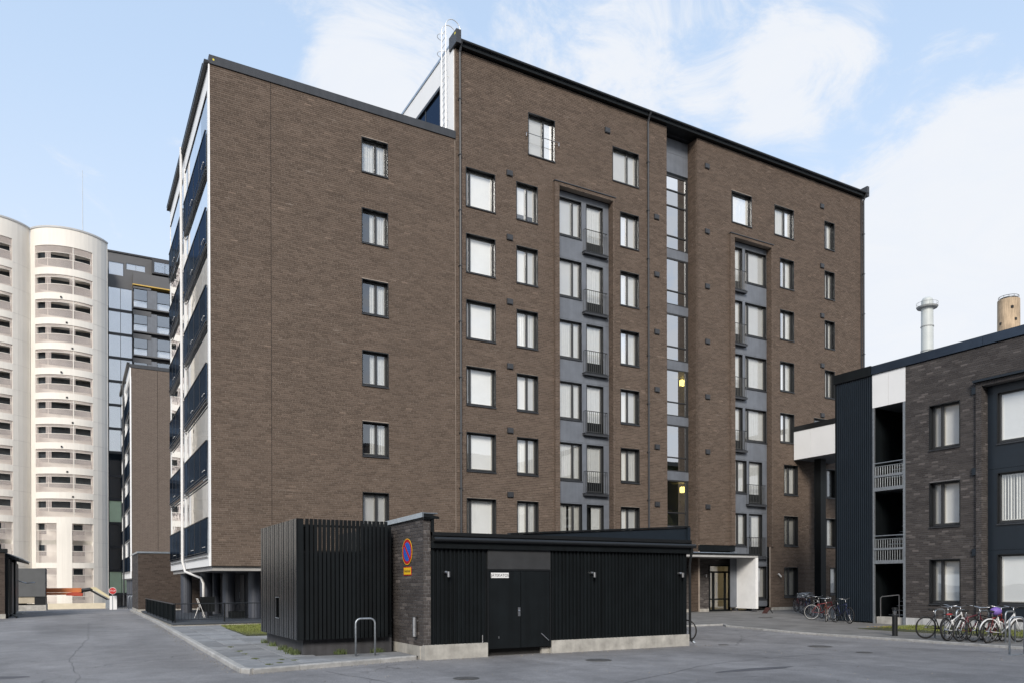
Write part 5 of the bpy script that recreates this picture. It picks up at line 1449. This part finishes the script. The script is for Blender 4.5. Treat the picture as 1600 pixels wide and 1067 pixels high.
# round white towers
TW = mat('white_tower_concrete', (.70, .665, .61), .75, var=.04, vs=.3, streak=.035)
TBAR = mat('pale_pink_bars', (.66, .58, .54), .6, var=.06)
TWG = mat('tower_window_glass', (.045, .055, .065), .15, var=.5, vs=.8)
TR, TCX, TYC = 4.6, -.29, 107+2.22
def build_tower(cx, label):
    t = thing('round_tower', (cx, TYC, -1.1), label, 'tower', 'white round towers with curved balconies')
    cy = TYC
    def P(a, r, z): return (cx+r*math.sin(a), cy-r*math.cos(a), z)
    A0, A1 = R(-61), R(61); o0, o1 = R(-50), R(31)
    def arc(m, a0, a1, r0, r1, z0, z1, n=None):
        n = n or max(2, int(abs(a1-a0)/R(6))); vs = []
        for i in range(n+1):
            a = a0+(a1-a0)*i/n
            vs += [P(a, r1, z0), P(a, r1, z1), P(a, r0, z1), P(a, r0, z0)]
        fs = []
        for i in range(n):
            q = 4*i
            for k in range(4): fs.append((q+k, q+(k+1) % 4, q+4+(k+1) % 4, q+4+k))
        fs += [(0, 1, 2, 3), (4*n+3, 4*n+2, 4*n+1, 4*n)]
        m.add(vs, fs)
    wall = MB()
    arc(wall, A0, o0, TR-.4, TR, -1.1, 43.3); arc(wall, o1, A1, TR-.4, TR, -1.1, 43.3)
    opens = [(38.7, 41.25)] + [(35.75-2.89*i, 37.88-2.89*i) for i in range(10)]
    lows = [(7.0, 8.95), (4.45, 6.5), (1.3, 3.7), (-.8, 1.2)]
    tops = [o_[1] for o_ in opens]; z_prev = 43.3
    for a, b in opens: arc(wall, o0, o1, TR-.35, TR, b, z_prev); z_prev = a
    arc(wall, o0, o1, TR-.35, TR, 9.0, z_prev)
    arc(wall, o0, o1, TR-.35, TR, 3.75, 4.4); arc(wall, R(-18), R(2), TR-.4, TR+.01, -1.1, 9.0)
    arc(wall, o0, o1, TR-.35, TR, -1.1, -.85)
    # straight returns joining neighbours and body behind
    wall.box(cx-4.03, cx+4.03, 111.5, 118, -1.1, 43.25)
    wall.build('wall', TW, t)
    rf = MB(); arc(rf, A0, A1, .3, TR+.08, 43.3, 43.5); rf.build('roof_edge', mat('tower_coping', (.42, .42, .42), .6), t)
    B(cx-4.0, cx+4.0, cy-2.35, cy-2.2, -1.1, 43.0).build('balcony_back_wall', TW, t)
    gaps = [(R(-48), R(-34)), (R(-25), R(0)), (R(7), R(28.5))]
    for (a, b) in opens:
        h = b-a
        s = MB()
        n = 66
        for i in range(n+1):
            an = o0+(o1-o0)*i/n; ing = any(g0 < an < g1 for g0, g1 in gaps)
            w = R(.24)*TR/4.6
            def bar(z0, z1):
                s.add([P(an-w, TR-.12, z0), P(an+w, TR-.12, z0), P(an+w, TR-.12, z1), P(an-w, TR-.12, z1), P(an-w, TR-.08, z0), P(an+w, TR-.08, z0), P(an+w, TR-.08, z1), P(an-w, TR-.08, z1)],
                      [(0, 3, 2, 1), (4, 5, 6, 7), (0, 1, 5, 4), (1, 2, 6, 5), (3, 0, 4, 7)])
            if ing: bar(a, a+1.0); bar(b-(.28 if h < 2.4 else .75), b)
            else: bar(a, b)
        s.build('balcony_screen', TBAR, t)
        r_ = MB(); arc(r_, o0, o1, TR-.16, TR-.06, a+1.0, a+1.05); arc(r_, o0, o1, TR-.16, TR-.06, b-.32 if h < 2.4 else b-.8, b-.28 if h < 2.4 else b-.76)
        arc(r_, R(4), R(5.2), TR-.16, TR-.05, a, b)
        r_.build('handrail', TW, t)
        sl_ = MB(); arc(sl_, o0, o1, TR-1.5, TR-.36, a-.16, a-.02); sl_.build('balcony_slab', TW, t)
        for g0, g1 in gaps:
            B(cx+TR*math.sin(g0)-.25, cx+TR*math.sin(g1)+.25, cy-2.40, cy-2.36, a+.75, a+2.1).build('window', TWG, t)
    for (a, b) in lows:
        for (s0, s1, wg) in ((o0, R(-18), (R(-48), R(-36))), (R(2), o1, (R(4), R(16)))):
            s = MB(); n = 26
            for i in range(n+1):
                an = s0+(s1-s0)*i/n
                if wg[0] < an < wg[1]: z1_ = b-.75
                else: z1_ = b
                w = R(.24)
                s.add([P(an-w, TR-.10, a), P(an+w, TR-.10, a), P(an+w, TR-.10, z1_), P(an-w, TR-.10, z1_)], [(0, 1, 2, 3)])
            s.build('balcony_screen', TBAR, t)
            B(cx+TR*math.sin(wg[0])-.2, cx+TR*math.sin(wg[1])+.2, cy-2.40, cy-2.36, a+.8, b).build('window', TWG, t)
            r_ = MB(); arc(r_, s0, s1, TR-.16, TR-.06, b-.8, b-.75); r_.build('handrail', TW, t)
    jm = MB()
    for i in range(14): arc(jm, o1+R(1), A1-R(1), TR+.0, TR+.012, 38.6-2.89*i, 38.64-2.89*i)
    jm.build('joint_line', mat('tower_joint', (.6, .57, .53), .8), t)
    vn = MB()
    for i in range(9): vn.box(P(R(-4+7*(i % 3-1)), TR+.06, 0)[0]-.09, P(R(-4+7*(i % 3-1)), TR+.06, 0)[0]+.09, P(R(-4), TR+.06, 0)[1]-.02, P(R(-4), TR+.0, 0)[1], 35.15-2.89*i, 35.33-2.89*i)
    vn.build('vent_hole', DARKROOM, t)
    return t
t1 = build_tower(TCX, 'white round tower with curved balconies, beside the dark glass building')
def clone(t, dx, label):
    c = copy_tree(t); c.location = (t.location[0]+dx, t.location[1], t.location[2]); c['label'] = label; return c
clone(t1, -8.07, 'white round tower with curved balconies cut off by the left edge of the photo')
clone(t1, -16.14, 'white round tower with curved balconies standing left of the picture frame')
clone(t1, -24.21, 'outermost white round tower, standing beyond the left of the frame')
MA = thing('mast', (1.1, 108, 43.3), 'thin radio mast on the roof of the white round tower', 'mast')
MB().tube([(1.1, 108.2, 43.4), (1.1, 108.2, 52.2)], .06, 6, r2=.03).build('pole', GALV, MA)
MB().cyl((1.1, 108.2), .15, 43.5, 43.9, 10).build('base', GALV, MA)
B(-24, 4, 103.6, 103.9, -1.1, -.35).build('low_wall', mat('cream_wall', (.62, .55, .42), .8, var=.1), label='low cream wall along the foot of the white towers', category='wall')

# dark glass building
K = thing('office_block', (9, 118, -1.1), 'dark panelled building with tall glass strips behind the white tower', 'building')
KP = mat('dark_grey_cladding', (.085, .085, .09), .5, var=.1, vs=.6); KB = mat('black_band', (.03, .03, .034), .4)
fK = Face('y', 3.4, 114)
hk = [(.65, 3.42, -1, 40.6)]
hk += [(.7, 2.45, 42.2, 43.9), (2.75, 5.0, 43.2, 44.0)]
wk = wall_sheet(fK, 0, 16, -1.1, 45.1, hk, thick=.3).build('wall', KP, K)
B(3.4, 19.4, 114.3, 126, -1.1, 45.1).build('core', KB, K)
B(3.3, 19.5, 113.85, 126, 45.12, 45.32).build('coping', KB, K)
GPALE = glass('pale_curtain_glass', .3, (.97, .97, .97)); GGREEN = mat('pale_green_panel', (.60, .72, .50), .5, var=.05)
z = 40.55; i = 0
while z > 0:
    low = i >= 7
    for x0, x1 in ((4.10, 5.44), (5.5, 6.80)):
        if i in (9, 12): MB().box(x0, x1, 114.05, 114.1, z-2.75, z).build('green_panel', GGREEN, K)
        else:
            o = MB().box(x0, x1, 114.05, 114.08, z-2.75, z).build('pane', GPALE if not low else G_DARK, K)
            if not low: MB().box(x0, x1, 114.2, 114.25, z-2.75, z).build('blind', BLIND, K)
    MB().box(4.05, 6.85, 113.95, 114.1, z-3.08, z-2.76).build('floor_band', KB, K)
    z -= 3.09; i += 1
for (a, b, c, d) in ((4.13, 5.8, 42.25, 43.85), (6.2, 7.3, 43.22, 43.95), (7.34, 8.4, 43.22, 43.95)): MB().box(a, b, 114.05, 114.1, c, d).build('window', GPALE, K); MB().box(a, b, 114.2, 114.25, c, d).build('blind', BLIND, K)
# projecting balcony volume
B(6.9, 16, 112.9, 113.98, 41.1, 42.6).build('parapet', KP, K)
B(6.85, 16, 112.85, 113.98, 40.95, 41.08).build('yellow_strip', mat('ochre_trim', (.55, .36, .08), .5), K)
B(9.2, 16, 112.95, 113.9, 42.9, 44.9).build('top_balcony', KB, K)
for x0, x1 in ((9.45, 10.7), (10.75, 12.2)): B(x0, x1, 112.9, 112.94, 43.1, 44.4).build('pane', GPALE, K)
for f in range(7):
    zt = 40.8-3.09*f
    B(6.9, 9.05, 112.95, 113.98, zt-.25-.35*(f > 0), zt).build('slab_band', KP, K)
    for (a, b) in ((7.0, 8.55), (9.8, 11.3), (11.35, 12.9)):
        MB().box(a, b, 113.0, 113.03, zt-1.75, zt-.35).build('pane', glass('smoky_pane', .25, (.45, .46, .47)), K)
        MB().box(a, b, 113.0, 113.03, zt-2.65, zt-1.85).build('pane', GPALE, K)
        MB().box(a, b, 113.6, 113.65, zt-2.65, zt-1.85).build('balcony_wall', BLIND, K)
    B(8.6, 9.75, 113.0, 113.98, zt-2.7, zt-.25).build('cladding_panel', GREY, K)
    B(6.9, 13.5, 112.95, 113.98, zt-2.84, zt-2.68).build('slab_band', KP, K)

# sibling block
YS2 = 80.0
Sb = thing('apartment_block', (10, 86, .0), 'distant brown brick apartment block between the white tower and the near balconies', 'apartment building')
X2 = 4.65
BRF = bpy.data.materials.new('far_brick'); BRF.use_nodes = True
_t = BRF.node_tree; _N = _t.nodes; _L = _t.links
bt_ = _N.new('ShaderNodeTexBrick'); bt_.offset = .5
bt_.inputs['Color1'].default_value = (.078, .058, .046, 1); bt_.inputs['Color2'].default_value = (.105, .08, .065, 1); bt_.inputs['Mortar'].default_value = (.22, .185, .16, 1)
bt_.inputs['Scale'].default_value = 1; bt_.inputs['Brick Width'].default_value = .27; bt_.inputs['Row Height'].default_value = .08; bt_.inputs['Mortar Size'].default_value = .006
_g = _N.new('ShaderNodeNewGeometry'); _s = _N.new('ShaderNodeSeparateXYZ'); _c = _N.new('ShaderNodeCombineXYZ')
_L.new(_g.outputs['Position'], _s.inputs[0]); _L.new(_s.outputs[0], _c.inputs[0]); _L.new(_s.outputs[2], _c.inputs[1]); _L.new(_c.outputs[0], bt_.inputs['Vector'])
_L.new(bt_.outputs['Color'], _N['Principled BSDF'].inputs['Base Color']); _N['Principled BSDF'].inputs['Roughness'].default_value = .85
B(X2, 6.915, YS2, YS2+.3, 2.5, 21.9).build('wall', BRF, Sb)
B(6.945, 20, YS2, YS2+.3, 2.5, 21.9).build('wall', BRF, Sb)
B(6.9, 6.96, YS2+.05, YS2+.2, 2.5, 21.9).build('movement_joint', BLACK2, Sb)
B(X2-.05, 20, YS2-.05, YS2+.4, 21.92, 22.25).build('coping', CHAR, Sb)
B(X2+1.8, 20, YS2+.31, 94, 2.4, 21.9).build('core', DARKROOM, Sb)
B(X2, 20, YS2+.4, 94, 21.95, 22.1).build('roof', CHAR, Sb)
B(X2-.05, X2+.03, YS2-.02, 93.6, 21.1, 21.9).build('fascia', WHITE, Sb)
B(X2-.05, X2+.03, YS2-.02, 93.6, 2.4, 3.05).build('fascia', WHITE, Sb)
B(X2-.3, X2-.06, YS2+.1, 93.8, 22.1, 22.4).build('gutter', BLACK, Sb)
B(X2-.06, X2+.05, YS2-.03, YS2+.3, 3.05, 21.1).build('corner_trim', WHITE, Sb)
for y in (87.2, 93.4): B(X2-.08, X2+.08, y, y+.3, 3.05, 21.1).build('balcony_post', WHITE, Sb)
for k in range(6):
    balcony_front(Sb, X2, YS2+.32, 87.15, k, True); balcony_front(Sb, X2, 87.55, 93.35, k, True)
B(X2+.05, X2+1.75, YS2+.31, 93.4, 2.6, 21.0).build('balcony_wall', WHITE_R, Sb)
MB().tube([(X2-.25, 87.35, 22.2), (X2-.25, 87.35, -.3)], .08, 6).build('downpipe', CHAR, Sb)
B(X2+.1, 20, YS2+.3, 94, 2.3, 2.45).build('underside', GREY, Sb)
for (x, y) in ((5.1, 81), (5.1, 84), (5.1, 87), (5.1, 90), (7.5, 81)): MB().cyl((x, y), .3, -.6, 2.35, 14).build('column', COLUMN, Sb)
B(8, 19, 83, 93, -.7, 2.3).build('ground_floor_wall', CHAR, Sb)

# low brick annex
An = thing('brick_annex', (6.5, 48, .26), 'low brown brick outbuilding beside the terrace at the end of the wing', 'outbuilding')
fN = Face('y', 3.05, 45.5+1.3)
AY = 46.8
BRICK_A = brick_mat('annex_brick', (.045, .032, .026), (.070, .052, .043))
MORTAR_A = mat('annex_mortar', (.095, .082, .072), .95, var=.2, vs=3)
wn_ = wall_sheet(Face('y', 3.05, AY), 0, 9, .5, 3.56, [], thick=.15).build('wall', MORTAR_A, An)
brickwork(Face('y', 3.05, AY), 0, 4.2, .5, 3.56, [], An, wn_, BRICK_A, seed=51)
wn_ = wall_sheet(Face('x', 3.05, 51.5), 0, 51.5-AY-.02, .5, 3.56, [], thick=.15).build('wall', MORTAR_D, An)
brickwork(Face('x', 3.05, 51.5), 0, 51.5-AY, .5, 3.56, [], An, wn_, BRICK_D, seed=52)
B(3.0, 12.1, AY-.05, 51.6, 3.57, 3.66).build('coping', ZINC, An)
B(3.03, 12.05, AY-.03, 51.5, .1, .5).build('plinth', CONC, An)
B(3.3, 12, AY+.2, 51.4, .5, 3.5).build('core', DARKROOM, An)

# building across the yard, behind the camera: closes the yard and shades the foot of the facades
Op = thing('opposite_block', (0, -26, .08), 'brown brick block across the yard behind the viewpoint', 'apartment building')
fO = Face('y', 0, -20)
hO = [(x, x+1.5, z, z+1.6) for x in range(-42, 44, 4) for z in (1.2, 4.2, 7.2, 10.2, 13.2)]
B(-45, 48, -32, -20.2, .05, 17.2).build('wall', BRF, Op)
for (a, b, c, d) in hO:
    o = B(a, b, -20.2, -20.12, c, d).build('window', G_DARK, Op)
B(-45.1, 48.1, -32.1, -20.05, 17.2, 17.5).build('coping', CHAR, Op)

# left garage
Ga = thing('garage', (-5, 49, .26), 'dark brick garage with black metal doors cut off by the left edge', 'garage')
GY = 44.0; GX = -2.85
wg = wall_sheet(Face('y', -8.85, GY), 0, 6.0, .48, 3.4, [], thick=.2).build('wall', MORTAR_A, Ga)
brickwork(Face('y', -8.85, GY), 2.5, 6.0, .48, 3.4, [], Ga, wg, BRICK_A, seed=55)
B(-8.9, GX+.03, GY-.04, GY+.2, .1, .48).build('plinth', CONC, Ga)
B(-8.9, GX+.10, GY-.06, GY+.4, 3.402, 3.58).build('coping', BLACK2, Ga)
B(-8.8, GX-.05, GY+.25, 54, .1, 3.3).build('core', BLACK2, Ga)
for (a, b) in ((44.3, 46.6), (46.9, 49.6), (49.9, 53.6)): B(GX-.05, GX+.05, a, b, .35, 3.05).build('metal_door', CHAR, Ga)
for a in (44.22, 46.65, 49.65): B(GX-.05, GX+.12, a, a+.2, .2, 3.2).build('door_post', BLACK2, Ga)
MB().prism([(GX-.3, 3.5), (GX+.55, 3.16), (GX+.55, 3.06), (GX-.3, 3.3)], 'y', GY+.5, 54.2).build('eave', BLACK2, Ga)
for i in range(26): MB().prism([(GX-.1, 3.46), (GX+.62, 3.19), (GX+.62, 3.14), (GX-.1, 3.42)], 'y', GY+.6+i*.36, GY+.78+i*.36).build('eave_slat', GALV, Ga)
MB().tube([(GX+.15, 44.25, 3.1), (GX+.2, 44.25, .5), (GX+.5, 44.2, .3)], .06, 6).build('downpipe', BLACK, Ga)
MB().tube([(GX+.06, 52.5, 2.1), (GX+.5, 52.5, 1.95), (GX+.9, 52.5, 2.0)], .03, 5).build('lamp_arm', STEEL, Ga)
B(GX-.02, GX+.4, 50, 54, -.1, .3).build('plinth', CONC, Ga)

# grey container body on concrete blocks
Cn = thing('container', (-2.6, 64, .2), 'plain dark grey container on a pale concrete base at the end of the street', 'container')
B(-6.2, -1.75, 64, 68, 1.02, 3.0).build('body', mat('container_grey', (.085, .088, .09), .6, var=.12, vs=1.5), Cn)
B(-6.2, -2.4, 64.1, 68, .55, 1.015).build('base', mat('beige_base', (.40, .35, .27), .8, var=.2), Cn)
B(-2.4, -1.74, 64.05, 67.9, .3, .98).build('step_box', BLACK, Cn)
B(-6.3, -1.70, 64.0, 68, -.2, .42).build('foundation', CONC, Cn)
for z in (1.2, 1.9, 2.6, 2.9): B(-1.75, -1.70, 64.05, 64.2, z, z+.12).build('hinge', CHAR, Cn)

# boom lift
BLf = thing('boom_lift', (-1, 67, .0), 'orange and cream boom lift lying low across the end of the street', 'boom lift')
OR = mat('orange_paint', (.55, .17, .055), .45, var=.12); CRM = mat('cream_paint', (.62, .55, .36), .5, var=.08)
B(-4.5, .5, 66.0, 66.4, 1.28, 1.60).build('boom', OR, BLf)
B(-4.5, .0, 66.02, 66.38, 1.10, 1.26).build('lower_boom', OR, BLf)
MB().prism([(-.5, 1.05), (.55, 1.0), (.6, 1.2), (.2, 1.3), (-.4, 1.25)], 'y', 65.9, 66.5).build('bracket', mat('red_orange', (.40, .06, .03), .5), BLf)
MB().tube([(.4, 66.2, 1.4), (.8, 66.2, 1.45), (1.1, 66.2, 1.5), (1.25, 66.2, 1.45)], .14, 8).build('joint', BLACK, BLf)
MB().prism([(1.05, 1.62), (1.4, 1.68), (2.6, .80), (2.45, .72)], 'y', 66.05, 66.35).build('jib', CRM, BLf)
MB().prism([(1.0, 1.40), (1.1, 1.50), (2.4, .66), (2.3, .6)], 'y', 66.0, 66.04).build('jib_cylinder', BLACK, BLf)
B(-5.5, -3.0, 65.6, 66.8, .35, 1.1).build('chassis', OR, BLf)
for x in (-5.2, -3.4):
    MB().tube([(x, 65.4, .45), (x, 65.65, .45)], .42, 14).build('wheel', RUBBER, BLf); MB().tube([(x, 66.75, .45), (x, 67.0, .45)], .42, 14).build('wheel', RUBBER, BLf)
B(2.1, 2.6, 65.9, 66.5, .05, .7).build('platform', GALV, BLf)
Sg = thing('road_sign', (2.25, 60, .1), 'round red stop sign on a pole at the end of the street', 'sign')
MB().tube([(2.33, 60.03, .1), (2.33, 60.03, 1.7)], .03, 6).build('pole', GALV, Sg)
def cyl_y(name, x, z, r, y0, y1, material, parent, n=24):
    MB().prism([(x+r*math.cos(2*math.pi*i/n), z+r*math.sin(2*math.pi*i/n)) for i in range(n)], 'y', y0, y1).build(name, material, parent)
cyl_y('rim', 2.33, 1.42, .24, 60.0, 60.02, SW_, Sg); cyl_y('face', 2.33, 1.42, .215, 59.985, 59.999, mat('stop_red', (.5, .03, .03), .5), Sg)
txt('STOP', .15, Sg, (2.33, 59.98, 1.42), (R(90), 0, 0), SW_)
B(2.18, 2.62, 60.6, 61.1, .05, 1.06).build('cabinet', WHITE, label='small white cabinet behind the red stop sign', category='cabinet')
for i in range(4):
    hoop('bicycle_stand', 3.4+i*.25, 62+i*1.2, 3.9+i*.25, 62+i*1.2, .95, g(62)+.0, ('nearest', 'second', 'third', 'farthest')[i]+' galvanised hoop beyond the low brick outbuilding', 'hoops beyond the outbuilding')
Fc = thing('fence', (4, 72, 0), 'thin black bar fence beyond the outbuilding under the distant block', 'fence')
m = MB(); m.tube([(2.9, 74, 1.0), (8, 74, 1.0)], .025, 5); m.build('rail', BLACK, Fc)
m = MB(); x = 2.95
while x < 8: m.tube([(x, 74, -.3), (x, 74, 1.0)], .012, 4); x += .16
m.build('bars', BLACK, Fc, kind='stuff')
